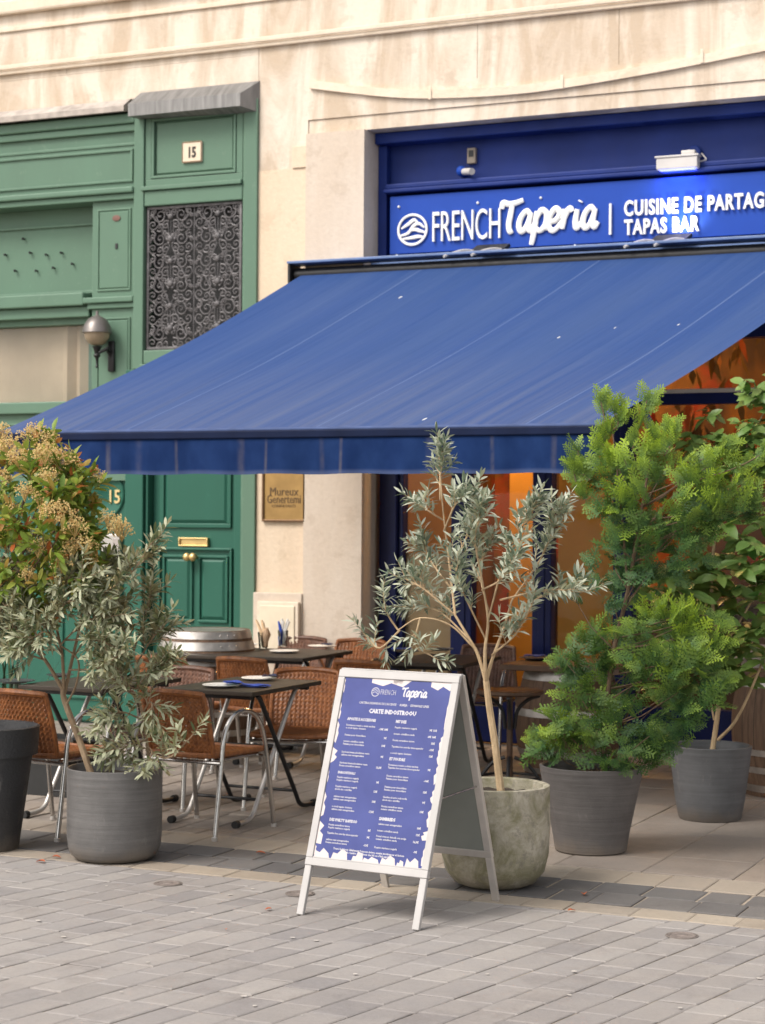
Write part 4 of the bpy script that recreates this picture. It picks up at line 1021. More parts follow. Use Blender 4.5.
def napkin(x, y, z, rz, lab, m, w=.10, l=.13):
    o = thing('napkin', lab, 'napkin', (x, y, z), 0, GN); mb = MB(); n = 10; rr = random.Random(int(abs(x * 1000)))
    ph = rr.uniform(0, 6)
    for lay in range(2):
        b = len(mb.v); hh = z + .003 + .006 * lay; sc_ = 1 - .12 * lay
        for j in range(n + 1):
            for i in range(n + 1):
                u, v = (i / n - .5) * w * sc_, (j / n - .5) * l * sc_
                zz = hh + .004 * (math.sin(u * 60 + ph) * math.sin(v * 45 + ph) + 1)
                mb.v.append((x + u * math.cos(rz) - v * math.sin(rz), y + u * math.sin(rz) + v * math.cos(rz), zz))
        for j in range(n):
            for i in range(n): a = b + j * (n + 1) + i; mb.f.append((a, a + 1, a + n + 2, a + n + 1)); mb.sm.append(True); mb.mi.append(0)
    mb.build('cloth', m, o)
napkin(pA1.x + .05, pA1.y + .05, .768, .7, 'blue napkin folded on the left white plate of the front table', M_napk)
q = at_z(254, 687, .75); napkin(q.x, q.y, .7505, .2, 'blue napkin lying flat on the front table edge', M_napk, .17, .12)
napkin(pA2.x + .06, pA2.y + .02, .768, .5, 'navy napkin on the right white plate of the front table', M_napd, .09, .11)
napkin(pC.x + .04, pC.y, .768, .4, 'dark napkin on the white plate near the pilaster', M_napd, .09, .12)
napkin(pE.x - .03, pE.y, .768, .4, 'blue napkin on the dark plate of the centre table', M_napk, .16, .10)
napkin(pF.x - .02, pF.y, .768, .4, 'blue napkin on the plate of the barrel table top', M_napk, .16, .12)
GG = 'glasses of cutlery on the rear tables'
for (px, py, lab, blue) in ((263, 648.5, 'glass holding kraft paper and wooden handled cutlery on the rear table', 0), (283, 646.5, 'glass holding a blue napkin and pale cutlery on the rear table', 1)):
    q = at_z(px, py, .75); o = thing('cutlery_glass', lab, 'glass', (q.x, q.y, .75), 0, GG)
    mb = MB(); mb.lathe([(.030, .001), (.040, .12), (.038, .12), (.028, .006), (0, .006)], 24, (q.x, q.y, .75)); mb.build('tumbler', M_tumbler, o)
    for k in range(4):
        dx = -.018 + .012 * k; mb = MB(); top = (q.x + dx * 2.0 + (-.03 if not blue else .02), q.y + (-.01 if k % 2 else .012), .75 + .205 - .015 * (k % 2))
        mb.tube([(q.x + dx * .4, q.y, .765), (q.x + dx, q.y, .86), top], [.004, .007, .009], 6); mb.build('cutlery', M_handle if not blue else M_china, o)
    mb = MB(); rr = random.Random(px); c0 = Vector((q.x + (.02 if not blue else -.022), q.y - .008, .75))
    pts = [c0 + Vector((0, 0, .012)), c0 + Vector((0, 0, .06)), c0 + Vector((.012, 0, .11)), c0 + Vector((.012 if not blue else -.01, 0, .15 if not blue else .185))]
    mb.tube(pts, [.02, .026, .030, .012] if not blue else [.012, .016, .016, .004], 9)
    mb.v = [tuple(Vector(v) + Vector((rr.uniform(-.005, .005), rr.uniform(-.005, .005), rr.uniform(-.008, .008)))) for v in mb.v]
    mb.build('paper' if not blue else 'napkin_roll', M_paper if not blue else M_napk, o)

# ------------------------------------------------------------------ POTS
GPOT = 'planters on the terrace edge'
def pot(name, lab, x, y, outer, wall, m, seg=56):
    t = local(thing(name, lab, 'plant pot', (x, y, 0), 0, GPOT))
    H = outer[-1][1]; R = outer[-1][0]
    mb = MB(); mb.lathe([(0.0, outer[0][1])] + outer + [(R - wall * .5, H + .004), (R - wall, H - .002), (R - wall - .01, H - .08), (0, H - .08)], seg); mb.build('shell', m, t)
    mb = MB(); rs = R - wall - .008
    n = 30; rr = random.Random(2)
    vs = [(0, 0, H - .045)]; fs = []
    for ri in (1, 2, 3):
        for k in range(n): a = 2 * PI * k / n; vs.append((rs * ri / 3 * math.cos(a), rs * ri / 3 * math.sin(a), H - .05 + rr.uniform(-.008, .008)))
    for k in range(n): fs.append((0, 1 + k, 1 + (k + 1) % n))
    for ri in (0, 1):
        for k in range(n): a = 1 + ri * n + k; b = 1 + ri * n + (k + 1) % n; fs.append((a, a + n, b + n, b))
    mb.add(vs, fs, True); mb.build('soil', M_soil, t)
    return t
P0 = Vector((.17, -5.12, 0)); P1 = Vector((1.05, -5.07, 0)); P2 = Vector((2.82, -4.86, 0)); P3 = Vector((3.06, -3.78, 0)); P4 = Vector((3.25, -2.46, 0))
P0.x = at_y(-12, 780, P0.y).x; P1.x = at_y(114.5, 820, P1.y).x; P2.x = at_y(495, 840, P2.y).x; P3.x = at_y(591, 800, P3.y).x; P4.x = at_y(710, 780, P4.y).x
pot('tapered_pot', 'charcoal tapered pot with a deep collar at the left edge', P0.x, P0.y, [(.155, 0), (.16, .01), (.225, .475), (.226, .485), (.252, .488), (.262, .63)], .022, M_pot_char)
pot('cylinder_pot', 'grey ribbed cylinder pot holding the left olive', P1.x, P1.y, [(.165, 0), (.195, .008), (.218, .030), (.231, .065), (.237, .12), (.239, .455)], .012, M_pot_rib)
pot('concrete_pot', 'mossy pale concrete pot behind the menu board', P2.x, P2.y, [(.14, 0), (.19, .02), (.232, .07), (.252, .15), (.258, .28), (.254, .47)], .03, M_pot_stone)
pot('turned_pot', 'grey tapered pot with turned rings holding the cypress', P3.x, P3.y, [(.175, 0), (.185, .008), (.20, .1), (.262, .40), (.268, .44)], .02, M_pot_ring)
pot('smooth_pot', 'smooth grey tapered pot beside the right barrel', P4.x, P4.y, [(.172, 0), (.18, .008), (.20, .12), (.232, .38), (.238, .42)], .014, M_pot_smooth)
# low box planter behind the left chair
q = at_z(45, 796, 0)
bx = thing('box_planter', 'low black box planter behind the leftmost wicker chair', 'planter', (q.x, q.y + .2, 0))
mb = MB()
for (x0, x1, y0, y1) in ((-.5, .16, 0, .02), (-.5, .16, .33, .35), (-.5, -.48, .021, .329), (.14, .16, .021, .329)): mb.box(q.x + x0, q.x + x1, q.y + y0, q.y + y1, 0, .34, .003)
mb.build('shell', M_rubber, bx)
mb = MB(); mb.box(q.x - .479, q.x + .139, q.y + .022, q.y + .328, .2, .31); mb.build('soil', M_soil, bx)
BXP = q

# ------------------------------------------------------------------ PLANTS
def leafpoly(mb, p, d, up, L, w, fold=.25, droop=.15, shape='lance', growth=None):
    d = d.normalized(); s = d.cross(up)
    s = s.normalized() if s.length > 1e-5 else d.orthogonal().normalized()
    n = s.cross(d)
    prof = {'lance': ((0, .12), (.3, .85), (.6, .95), (.85, .5)), 'oval': ((0, .12), (.22, .75), (.5, 1.0), (.78, .72)), 'thin': ((0, .3), (.3, 1), (.6, .8), (.8, .4))}[shape]
    vs = []
    for (t, k) in prof:
        c = p + d * (t * L) - n * (droop * L * t * t)
        vs += [c + s * (k * w / 2) + n * (fold * k * w / 2), c, c - s * (k * w / 2) + n * (fold * k * w / 2)]
    vs.append(p + d * L - n * (droop * L))
    fs = []
    for i in range(3):
        a = i * 3; fs += [(a, a + 1, a + 4, a + 3), (a + 1, a + 2, a + 5, a + 4)]
    fs += [(9, 10, 12), (10, 11, 12)]
    mb.add(vs, fs, True)
def rv(r): 
    while True:
        v = Vector((r.uniform(-1, 1), r.uniform(-1, 1), r.uniform(-1, 1)))
        if .05 < v.length < 1: return v.normalized()
def twig(tm, lm, r, p, d, L, nl, ll, lw, r0=.003, up=.25, shape='lance', spread=.75):
    pts = [p.copy()]; d = d.normalized(); k = 5
    for i in range(k):
        d = (d + rv(r) * .22 + Vector((0, 0, up * .2))).normalized(); pts.append(pts[-1] + d * (L / k))
    tm.tube(pts, [r0 * (1 - .7 * i / k) for i in range(k + 1)], 5, cap=False)
    for i in range(nl):
        t = (.12 + .88 * (i + .5) / nl) * k; a = min(int(t), k - 1); q = pts[a].lerp(pts[a + 1], t - a); dd = (pts[a + 1] - pts[a]).normalized()
        side = dd.orthogonal().normalized(); side.rotate(Matrix.Rotation(i * 2.4 + r.uniform(-.5, .5), 3, dd))
        ld = dd * r.uniform(.45, .9) + side * spread
        leafpoly(lm, q, ld, Vector((0, 0, 1)) + rv(r) * .6, ll * r.uniform(.65, 1.15), lw * r.uniform(.8, 1.2), r.uniform(.1, .4), r.uniform(0, .35), shape)
    leafpoly(lm, pts[-1], d, rv(r), ll * .8, lw * .8, .2, .1, shape)
    return pts
def limb(tm, pts, ra, rb, seg=8):
    P = crm(pts, 5); n = len(P); tm.tube(P, [ra + (rb - ra) * i / (n - 1) for i in range(n)], seg, cap=True); return P
def olive(name, lab, base, wood, leafm, trunk, boughs, seed, ll=.058, lw=.0125, ntw=1.0, twl=.16, nl=17):
    t = thing(name, lab, 'olive tree', tuple(base)); r = random.Random(seed)
    tm, lm = MB(), MB()
    for (pts, ra, rb) in trunk: limb(tm, pts, ra, rb)
    for (pts, ra, cnt, spreadd) in boughs:
        P = limb(tm, pts, ra, .0035, 6); n = len(P)
        for k in range(int(cnt * ntw)):
            u = .25 + .75 * (k + r.random()) / (cnt * ntw); i = min(int(u * (n - 1)), n - 2); p = P[i].lerp(P[i + 1], u * (n - 1) - i)
            d = (P[i + 1] - P[i]).normalized(); dirn = d * .7 + rv(r) * spreadd + Vector((0, 0, .25))
            twig(tm, lm, r, p, dirn, twl * r.uniform(.6, 1.25) * (1.1 - .35 * u), int(nl * r.uniform(.7, 1.2)), ll, lw)
        twig(tm, lm, r, P[-1], P[-1] - P[-2], twl * .9, nl, ll, lw)
    tr_ = tm.build('trunk', wood, t); lm.build('foliage', leafm, t)
    return t
# left olive: bare leaning stem, forked, crown spread wide; a second drooping mass on the right
Y1 = P1.y
def a1(px, py, dy=0.0): return at_y(px, py, Y1 + dy)
b = a1(92, 778); b.z = .40
trunk = [([b, a1(80, 742), a1(65, 702), a1(63, 690)], .018, .014), ([a1(64, 695), a1(72, 660, .05), a1(80, 625, .05), a1(84, 590, .08)], .010, .005),
         ([a1(63, 690), a1(45, 660, -.05), a1(25, 640, -.08), a1(6, 615, -.1)], .010, .005), ([a1(64, 692), a1(62, 655), a1(55, 620, .08), a1(50, 585, .1)], .009, .005),
         ([a1(150, 774, .05), a1(146, 735, .05), a1(138, 690, .05), a1(134, 650, .06)], .009, .004), ([a1(66, 705), a1(76, 685, -.06), a1(78, 660, -.1), a1(60, 645, -.12)], .006, .004)]
boughs = []
for (s, pts, c) in ((0, ((6, 615, -.1), (-10, 590, -.1), (-25, 570, -.1)), 7), (0, ((25, 640, -.08), (0, 600, -.2), (5, 575, -.22)), 7), (0, ((50, 590, .1), (40, 565, .1), (30, 552, .1)), 7), (0, ((55, 620, .08), (70, 585, -.1), (75, 565, -.15)), 7),
                    (0, ((84, 590, .08), (100, 575, .1), (118, 566, .1)), 9), (0, ((80, 625, .05), (105, 595, -.05), (132, 572, -.05), (150, 545, -.05)), 12), (0, ((72, 660, .05), (95, 625, .1), (120, 605, .15)), 8),
                    (0, ((45, 660, -.05), (15, 650, -.15), (-12, 640, -.2)), 6), (0, ((62, 655, 0), (40, 620, -.15), (22, 612, -.2)), 7), (0, ((60, 645, -.12), (85, 622, -.2), (108, 618, -.2)), 7), (0, ((50, 610, .08), (20, 590, .1), (-5, 600, .1)), 7),
                    (0, ((134, 650, .06), (125, 632, 0), (112, 622, 0)), 9), (0, ((136, 665, .05), (150, 642, .05), (160, 630, .05)), 9), (0, ((138, 690, .05), (152, 674, 0), (162, 666, 0)), 9), (0, ((138, 690, .05), (115, 680, 0), (105, 662, -.05)), 9),
                    (0, ((142, 715, .05), (150, 702, -.05), (154, 712, -.05)), 6), (0, ((143, 720, .05), (122, 712, -.05), (108, 718, -.1)), 8), (0, ((146, 740, .05), (130, 745, -.05), (118, 752, -.05)), 7), (0, ((146, 745, .05), (152, 752, .0), (148, 762, -.05)), 4), (0, ((60, 645, -.12), (50, 620, -.25), (70, 600, -.28)), 8), (0, ((45, 655, -.1), (20, 632, -.28), (5, 628, -.3)), 8), (0, ((66, 640, -.1), (95, 640, -.2), (110, 645, -.22)), 8), (0, ((50, 620, 0), (65, 585, -.25), (85, 578, -.28)), 8), (0, ((25, 630, -.2), (10, 605, -.3), (-8, 618, -.3)), 8), (0, ((80, 620, 0), (85, 600, -.2), (98, 595, -.2)), 8), (0, ((55, 650, -.1), (35, 650, -.25), (12, 655, -.3)), 10), (0, ((70, 670, 0), (98, 668, -.2), (120, 655, -.25)), 10), (0, ((60, 640, -.1), (45, 632, -.28), (30, 640, -.32)), 8),
                    (0, ((146, 750, .05), (168, 758, -.05), (190, 738, -.08)), 4), (0, ((134, 650, .06), (146, 612, .05), (152, 590, .05)), 6), (0, ((140, 700, .05), (128, 690, -.1), (120, 672, -.12)), 8)):
    boughs.append(([a1(*q_) for q_ in pts], .005, c, .75))
olive('olive_tree', 'left olive with a bare leaning stem and wide grey green crown in the ribbed pot', (P1.x, P1.y, .4), M_bark, M_olive, trunk, boughs, 21, ll=.066, lw=.0165, twl=.15, nl=16, ntw=1.45)
# centre olive
Y2 = P2.y + .05
def a2(px, py, dy=0.0): return at_y(px, py, Y2 + dy)
b = a2(501, 794); b.z = .42
trunk = [([b, a2(495, 745), a2(489, 705), a2(486, 680)], .020, .0155), ([a2(486, 682), a2(478, 655), a2(470, 640), a2(455, 615)], .010, .006), ([a2(486, 682), a2(492, 660), a2(503, 630, .05), a2(512, 600, .05)], .010, .005), ([a2(486, 685), a2(485, 650, -.05), a2(488, 620, -.05), a2(482, 580, -.05)], .010, .005),
         ([a2(474, 648), a2(450, 625, -.05), a2(420, 618, -.1), a2(398, 630, -.1)], .005, .003), ([a2(455, 615), a2(450, 570, .05), a2(443, 510, .05), a2(440, 470, .05)], .007, .003)]
boughs = []
for pts, c in ((((440, 500, .05), (440, 475, .05), (439, 455, .05)), 9), (((443, 520, .05), (430, 512, 0), (420, 505, 0)), 4), (((450, 570, .05), (470, 530, .1), (478, 500, .1)), 10), (((482, 580, -.05), (475, 540, -.05), (480, 515, -.05)), 9),
               (((488, 620, -.05), (505, 560, -.1), (525, 525, -.1), (533, 508, -.1)), 13), (((512, 600, .05), (540, 560, .05), (555, 525, .05), (560, 515, .05)), 13), (((503, 630, .05), (535, 600, .1), (565, 588, .1)), 7), (((455, 615, 0), (425, 590, -.05), (408, 580, -.05)), 9), (((452, 590, .05), (430, 560, .1), (425, 545, .1)), 8),
               (((482, 590, -.05), (500, 580, -.2), (515, 560, -.2)), 8), (((470, 640, 0), (440, 612, .1), (415, 608, .1)), 7), (((486, 640, -.05), (460, 585, -.2), (455, 560, -.2)), 9), (((492, 655, 0), (515, 635, -.1), (528, 612, -.1)), 6), (((488, 610, -.05), (480, 570, .15), (490, 545, .15)), 8),
               (((398, 630, -.1), (388, 615, -.1), (384, 602, -.1)), 2), (((400, 630, -.1), (380, 648, -.1), (368, 638, -.1)), 3), (((420, 618, -.1), (415, 645, -.12), (430, 655, -.12)), 4), (((500, 600, 0), (545, 590, -.05), (580, 592, -.05)), 5), (((444, 530, .05), (455, 505, -.05), (462, 500, -.05)), 6)):
    boughs.append(([a2(*q_) for q_ in pts], .005, c, .6))
olive('olive_tree', 'centre olive with a straight pale stem and upright silvery shoots in the concrete pot', (P2.x, P2.y, .42), M_barkp, M_olive2, trunk, boughs, 8, ll=.066, lw=.0150, twl=.125, nl=16, ntw=1.15)

# cypress ----------------------------------------------------------------
def spray(mb, p, d, n, L, g0, g1, r):
    """flat fan of scale foliage: axis, side shoots, fine shoots"""
    d = d.normalized(); s = d.cross(n)
    s = s.normalized() if s.length > 1e-5 else d.orthogonal().normalized(); n = s.cross(d)
    gr = mb.attr.setdefault('growth', [])
    def bl(a, dr, l, w, ga, gb):
        sd = dr.cross(n).normalized()
        mb.add([a, a + dr * l * .5 + sd * w, a + dr * l, a + dr * l * .5 - sd * w], [(0, 1, 2, 3)]); gr.extend((ga, (ga + gb) / 2, gb, (ga + gb) / 2))
    droop = r.uniform(.0, .35)
    K = 6
    for k in range(K + 1):
        t = k / (K + .5); a = p + d * (L * t) - n * (droop * L * t * t)
        gg = g0 + (g1 - g0) * t
        if k < K: bl(a, (d - n * droop * 2 * t).normalized(), L / K * 1.5, L * .035, gg, gg)
        for sg in (-1, 1):
            l2 = L * .52 * (1 - t * .75) * r.uniform(.75, 1.15); dr = (d * .75 + s * sg * .8 + n * r.uniform(-.15, .15)).normalized()
            for q in range(3):
                tt = q / 3; a2_ = a + dr * (l2 * tt); ge = g0 + (g1 - g0) * min(1, t + tt * .5)
                bl(a2_, dr, l2 * .5, L * .028, ge, ge)
                for s2 in (-1, 1):
                    dr2 = (dr * .8 + dr.cross(n) * s2 * .7).normalized(); bl(a2_ + dr * l2 * .1, dr2, l2 * .34 * (1.1 - tt * .5), L * .022, ge, min(1, ge + .12 * g1))
t = thing('cypress_tree', 'bushy bright green cypress with a forked leader in the turned grey pot', 'cypress', (P3.x, P3.y, .4))
rc = random.Random(31); tm, lm = MB(), MB(); Y3 = P3.y
def a3(px, py, dy=0.0): return at_y(px, py, Y3 + dy)
b = a3(603, 770); b.z = .37
main = limb(tm, [b, a3(606, 715), a3(614, 650), a3(628, 590), a3(640, 520), a3(650, 460)], .017, .006)
limb(tm, [a3(610, 700), a3(618, 730, .05), a3(640, 690), a3(668, 655)], .008, .003)
limb(tm, [a3(628, 590), a3(622, 520), a3(616, 460), a3(610, 415)], .007, .003)
limb(tm, [a3(638, 540), a3(680, 490), a3(730, 470)], .007, .003)
lobes = [  # px,py,dy, rx px, rz px, ry m, count, growth
 (660, 492, 0, 72, 50, .26, 190, .75), (715, 490, .05, 48, 42, .2, 90, .7), (612, 480, .0, 30, 46, .15, 66, .7), (660, 545, 0, 60, 40, .26, 110, .22), (600, 585, .05, 34, 34, .2, 30, .1), (640, 560, .1, 40, 34, .2, 50, .15), (600, 648, .05, 42, 28, .22, 44, .25),
 (665, 640, -.05, 56, 42, .24, 130, .6), (700, 640, 0, 34, 30, .18, 60, .7), (690, 680, -.05, 42, 42, .2, 90, .5), (650, 700, 0, 62, 52, .26, 110, .3), (585, 712, -.02, 40, 40, .2, 90, .55), (560, 735, 0, 30, 26, .14, 46, .55), (620, 752, -.05, 42, 26, .2, 60, .3), (585, 660, .03, 34, 34, .18, 56, .3), (545, 745, 0, 24, 14, .08, 20, .6), (660, 745, 0, 34, 22, .14, 30, .4), (735, 500, .05, 34, 24, .16, 44, .6)]
for (px, py, dy, rx, rz, ry, cnt, g) in lobes:
    c = a3(px, py, dy); mpp = (a3(px + 10, py, dy) - c).length / 10
    for k in range(int(cnt * .68)):
        v = rv(rc); rad = rc.uniform(.35, 1.0) ** .6
        p = c + Vector((v.x * rx * mpp, v.y * ry, v.z * rz * mpp)) * rad
        d = Vector((v.x, v.y, v.z * .6)) * .75 + Vector((0, 0, .5)) + rv(rc) * .45
        if py > 700: d = d + Vector((0, 0, -.35))
        d.normalize()
        L = rc.uniform(.07, .165)
        n = (rv(rc) * .6 + Vector((0, -.7, .6))).normalized()
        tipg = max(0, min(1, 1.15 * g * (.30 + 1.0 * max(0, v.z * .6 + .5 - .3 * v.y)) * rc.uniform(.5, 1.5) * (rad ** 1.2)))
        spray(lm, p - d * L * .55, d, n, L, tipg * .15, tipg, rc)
        if k % 15 == 0:
            i = rc.randrange(len(main)); src = min(main, key=lambda m_: (m_ - p - Vector((0, 0, -.22))).length); tm.tube([src, src.lerp(p, .5) + Vector((0, 0, -.03)), p - d * L * .4], [.004, .003, .0015], 5, cap=False)
for (pts, g) in ((((600, 455), (606, 430), (600, 398)), .8), (((600, 440), (618, 425), (612, 408)), .8), (((632, 450), (640, 425), (647, 400)), .85), (((590, 480), (580, 470), (578, 450)), .8), (((586, 500), (578, 490), (572, 462)), .6), (((665, 455), (672, 440), (668, 428)), .9), (((700, 460), (715, 455), (725, 445)), .8), (((730, 470), (748, 462), (765, 452)), .8), (((640, 460), (655, 445), (650, 432)), .9), (((660, 620), (700, 615), (722, 620)), .5)):
    P = crm([a3(*q_) for q_ in pts], 4); tm.tube(P, .003, 5, cap=False)
    for k in range(16):
        u = rc.random() * (len(P) - 1); i = min(int(u), len(P) - 2); p = P[i].lerp(P[i + 1], u - i); d = (P[-1] - P[0]).normalized() * .9 + rv(rc) * .55
        spray(lm, p, d, (rv(rc) * .5 + Vector((0, -.8, .3))), rc.uniform(.07, .115), .1, g * rc.uniform(.6, 1.1), rc)
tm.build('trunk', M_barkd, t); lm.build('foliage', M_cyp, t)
# a dead brown tuft caught in it
# big-leaf shrub -----------------------------------------------------------
t = thing('rubber_plant', 'glossy broad leaved shrub with several stems in the smooth grey pot', 'shrub', (P4.x, P4.y, .38)); rb = random.Random(12); tm, lm = MB(), MB(); Y4 = P4.y
def a4(px, py, dy=0.0): return at_y(px, py, Y4 + dy)
b0 = a4(712, 745); b0.z = .37
stems = [([b0, a4(718, 710), a4(722, 660), a4(712, 600), a4(715, 540), a4(735, 470), a4(742, 430)], .016, .005), ([a4(718, 740), a4(736, 720, -.05), a4(755, 680, -.05), a4(768, 640, -.05), a4(775, 560)], .010, .005), ([a4(722, 660), a4(735, 630), a4(752, 600), a4(757, 580)], .006, .004), ([a4(714, 720), a4(700, 640), a4(685, 600), a4(662, 570)], .006, .004),
         ([a4(715, 540), a4(700, 500), a4(690, 450)], .006, .003), ([a4(735, 470), a4(760, 420), a4(775, 390)], .006, .003)]
SP = [limb(tm, p_, ra, rb_) for (p_, ra, rb_) in stems]
def rosette(c, n, L, w, updir=Vector((0, -.2, .3)), spread=1.0):
    for k in range(n):
        a = 2 * PI * k / n + rb.uniform(-.4, .4); d = Vector((math.cos(a), math.sin(a) - .2, rb.uniform(-.75, .35))) * spread + updir
        leafpoly(lm, c + rv(rb) * .025, d, Vector((0, -.5, 1)) + rv(rb) * .5, L * rb.uniform(.7, 1.15), w * rb.uniform(.8, 1.15), rb.uniform(.08, .25), rb.uniform(.1, .5), 'oval')
for (px, py, dy, n, L) in ((742, 425, 0, 8, .09), (720, 440, 0, 7, .085), (760, 400, 0, 8, .08), (752, 388, .1, 7, .08), (735, 455, -.05, 7, .09), (765, 440, 0, 8, .09), (712, 415, .1, 6, .08), (695, 448, .05, 6, .085), (755, 470, 0, 7, .1), (775, 380, 0, 8, .09),
                           (738, 570, -.05, 8, .12), (757, 585, 0, 7, .125), (712, 590, 0, 7, .12), (690, 600, -.05, 8, .12), (662, 575, -.1, 8, .125), (735, 610, .05, 7, .125), (755, 630, -.05, 7, .125), (715, 640, 0, 7, .11), (722, 668, -.05, 8, .11), (740, 680, 0, 6, .11), (765, 660, -.05, 5, .12), (700, 560, 0, 7, .11), (745, 540, 0, 8, .11), (640, 575, 0, 6, .11), (672, 595, .05, 6, .11), (765, 520, 0, 6, .1), (648, 592, .0, 6, .12), (705, 665, .05, 6, .11), (730, 520, .1, 6, .1), (660, 548, .1, 6, .1), (770, 560, -.05, 7, .12)):
    rosette(a4(px, py, dy), n + 2, L * 1.22, L * .58)
for (px, py, dy, n, L) in ((668, 578, -.9, 7, .12), (690, 592, -1.0, 7, .12), (650, 590, -.8, 6, .11), (742, 566, -.5, 8, .12), (758, 600, -.4, 7, .12), (752, 545, -.5, 7, .11), (735, 590, -.4, 7, .12), (720, 575, -.6, 6, .11), (745, 640, -.3, 7, .11)):
    rosette(a4(px, py, dy * .35), n, L * 1.2, L * .56)
for k in range(75):
    px, py = rb.uniform(688, 785), rb.uniform(378, 480)
    if px - 688 > (440 - py) * .9: rosette(a4(px, py, rb.uniform(-.15, .2)), 7, .10, .05)
for k in range(58):
    rosette(a4(rb.uniform(655, 790), rb.uniform(520, 692), rb.uniform(-.2, .2)), 7, .135, .064)
tm.build('stem', M_barkp, t); lm.build('foliage', M_big, t)

# photinia -------------------------------------------------------------------
t = thing('flowering_shrub', 'yellow green shrub with rusty flower heads in the charcoal pot', 'shrub', (P0.x, P0.y, .6)); rp = random.Random(17); tm, lm, fm = MB(), MB(), MB(); Y0 = P0.y
def a0_(px, py, dy=0.0): return at_y(px, py, Y0 + dy)
b0 = a0_(-12, 730); b0.z = .59
hub = a0_(-22, 612, .02); limb(tm, [b0, a0_(-16, 680), hub], .02, .014)
tips = []
for (px, py, dy) in ((40, 448, 0), (10, 455, .1), (70, 470, 0), (84, 484, .05), (30, 480, -.15), (-20, 470, 0), (60, 500, -.2), (78, 508, 0), (75, 535, -.1), (20, 520, -.22), (-10, 520, -.15), (92, 545, .05), (50, 545, -.25), (92, 565, 0), (15, 565, -.2), (75, 575, -.15), (-25, 560, 0), (40, 590, -.1), (88, 535, .05), (0, 490, .2), (55, 470, .25), (70, 515, .25), (-30, 500, .2), (10, 540, .2), (60, 550, .2), (-5, 600, -.1), (95, 590, .1)):
    q = a0_(px, py, dy); tips.append(q); mid = hub.lerp(q, .5) + Vector((rp.uniform(-.05, .05), rp.uniform(-.05, .05), -.03)); tm.tube(crm([hub + Vector((rp.uniform(-.01, .01), rp.uniform(-.01, .01), rp.uniform(-.05, .05))), mid, q], 5), [.009 - .0065 * i / 10 for i in range(11)], 6, cap=False)
for q in tips:
    for k in range(13):
        d = rv(rp) + Vector((0, -.15, .25)); tw = q + Vector((rp.uniform(-.06, .05), rp.uniform(-.08, .08), rp.uniform(-.12, .03)))
        twig(tm, lm, rp, tw, d, .10, 7, .078, .031, .002, shape='oval')
# flower heads: domed corymbs of tiny buds
def head(c, R):
    for k in range(int(430 * (R / .085) ** 2)):
        a = rp.uniform(0, 2 * PI); rr_ = R * math.sqrt(rp.random()) * (1 + .28 * math.sin(3 * a + c.x * 90) + .15 * math.sin(7 * a + c.z * 70)); u = min(1, rr_ / R)
        p = c + Vector((rr_ * math.cos(a), rr_ * math.sin(a), R * .6 * (1 - u * u) + rp.uniform(-.022, .022) + .012 * math.sin(5 * a + 9 * u)))
        s_ = rp.uniform(.0035, .0062)
        fm.add([p + Vector((s_, 0, -s_ * .5)), p + Vector((-s_ * .5, s_ * .8, -s_ * .5)), p + Vector((-s_ * .5, -s_ * .8, -s_ * .5)), p + Vector((0, 0, s_))], [(0, 2, 1), (0, 1, 3), (1, 2, 3), (2, 0, 3)])
    for k in range(16):
        a = rp.uniform(0, 2 * PI); rr_ = R * rp.uniform(.3, .9); fm.tube([c + Vector((0, 0, -.05)), c + Vector((rr_ * math.cos(a), rr_ * math.sin(a), R * .3))], .0014, 4, cap=False)
for (px, py, dy, R) in ((35, 437, 0, .085), (8, 450, -.05, .075), (52, 443, .03, .06), (62, 462, -.05, .08), (85, 475, -.02, .085), (20, 460, -.15, .08), (98, 478, .05, .06), (48, 478, -.2, .06), (55, 515, -.26, .09), (75, 528, -.22, .07), (108, 520, 0, .065), (122, 532, .03, .065), (100, 498, .02, .05), (30, 530, -.24, .06), (72, 548, -.22, .065), (62, 563, -.24, .05), (90, 562, -.12, .06), (12, 512, -.24, .06), (0, 480, -.1, .07), (-20, 455, 0, .08), (15, 545, -.2, .055), (40, 500, -.24, .05), (0, 435, .1, .07), (72, 490, -.15, .07), (25, 492, -.26, .06), (-12, 500, -.2, .07), (38, 548, -.27, .06), (85, 545, -.2, .06), (5, 535, -.22, .06), (60, 580, -.22, .05), (118, 527, -.03, .06), (45, 455, -.16, .07), (28, 575, -.22, .05)):
    if rp.random() < .8: head(a0_(px, py, dy), R * rp.uniform(.7, 1.05))
tm.build('stem', M_barkd, t); lm.build('foliage', M_phot, t); fm.build('flower_head', M_phfl, t)
# strap leaved plant in the box planter
t = thing('strap_leaved_plant', 'dark strap leaved plant in the black box planter', 'plant', (BXP.x - .2, BXP.y + .17, .3)); rs = random.Random(9); lm = MB(); tm = MB()
for k in range(24):
    c = Vector((BXP.x + rs.uniform(-.45, -.22), BXP.y + .17 + rs.uniform(-.1, .1), .3)); a = rs.uniform(0, 2 * PI); o_ = rs.uniform(.12, .34); H = rs.uniform(.4, .75)
    pts = crm([c, c + Vector((o_ * .3 * math.cos(a), o_ * .3 * math.sin(a), H * .6)), c + Vector((o_ * math.cos(a), o_ * math.sin(a), H))], 4); w = Vector((-math.sin(a), math.cos(a), 0)) * .009; n = len(pts)
    vs = []; 
    for i, p in enumerate(pts): kk = 1 - (i / (n - 1)) ** 2 * .9; vs += [p - w * kk, p + w * kk]
    lm.add(vs, [(2 * i, 2 * i + 1, 2 * i + 3, 2 * i + 2) for i in range(n - 1)], True)
lm.build('blades', M_strap, t)
mb = MB(); mb.lathe([(.05, 0), (.03, .06), (0, .07)], 10, (BXP.x - .22, BXP.y + .17, .305)); mb.build('crown', M_barkd, t)

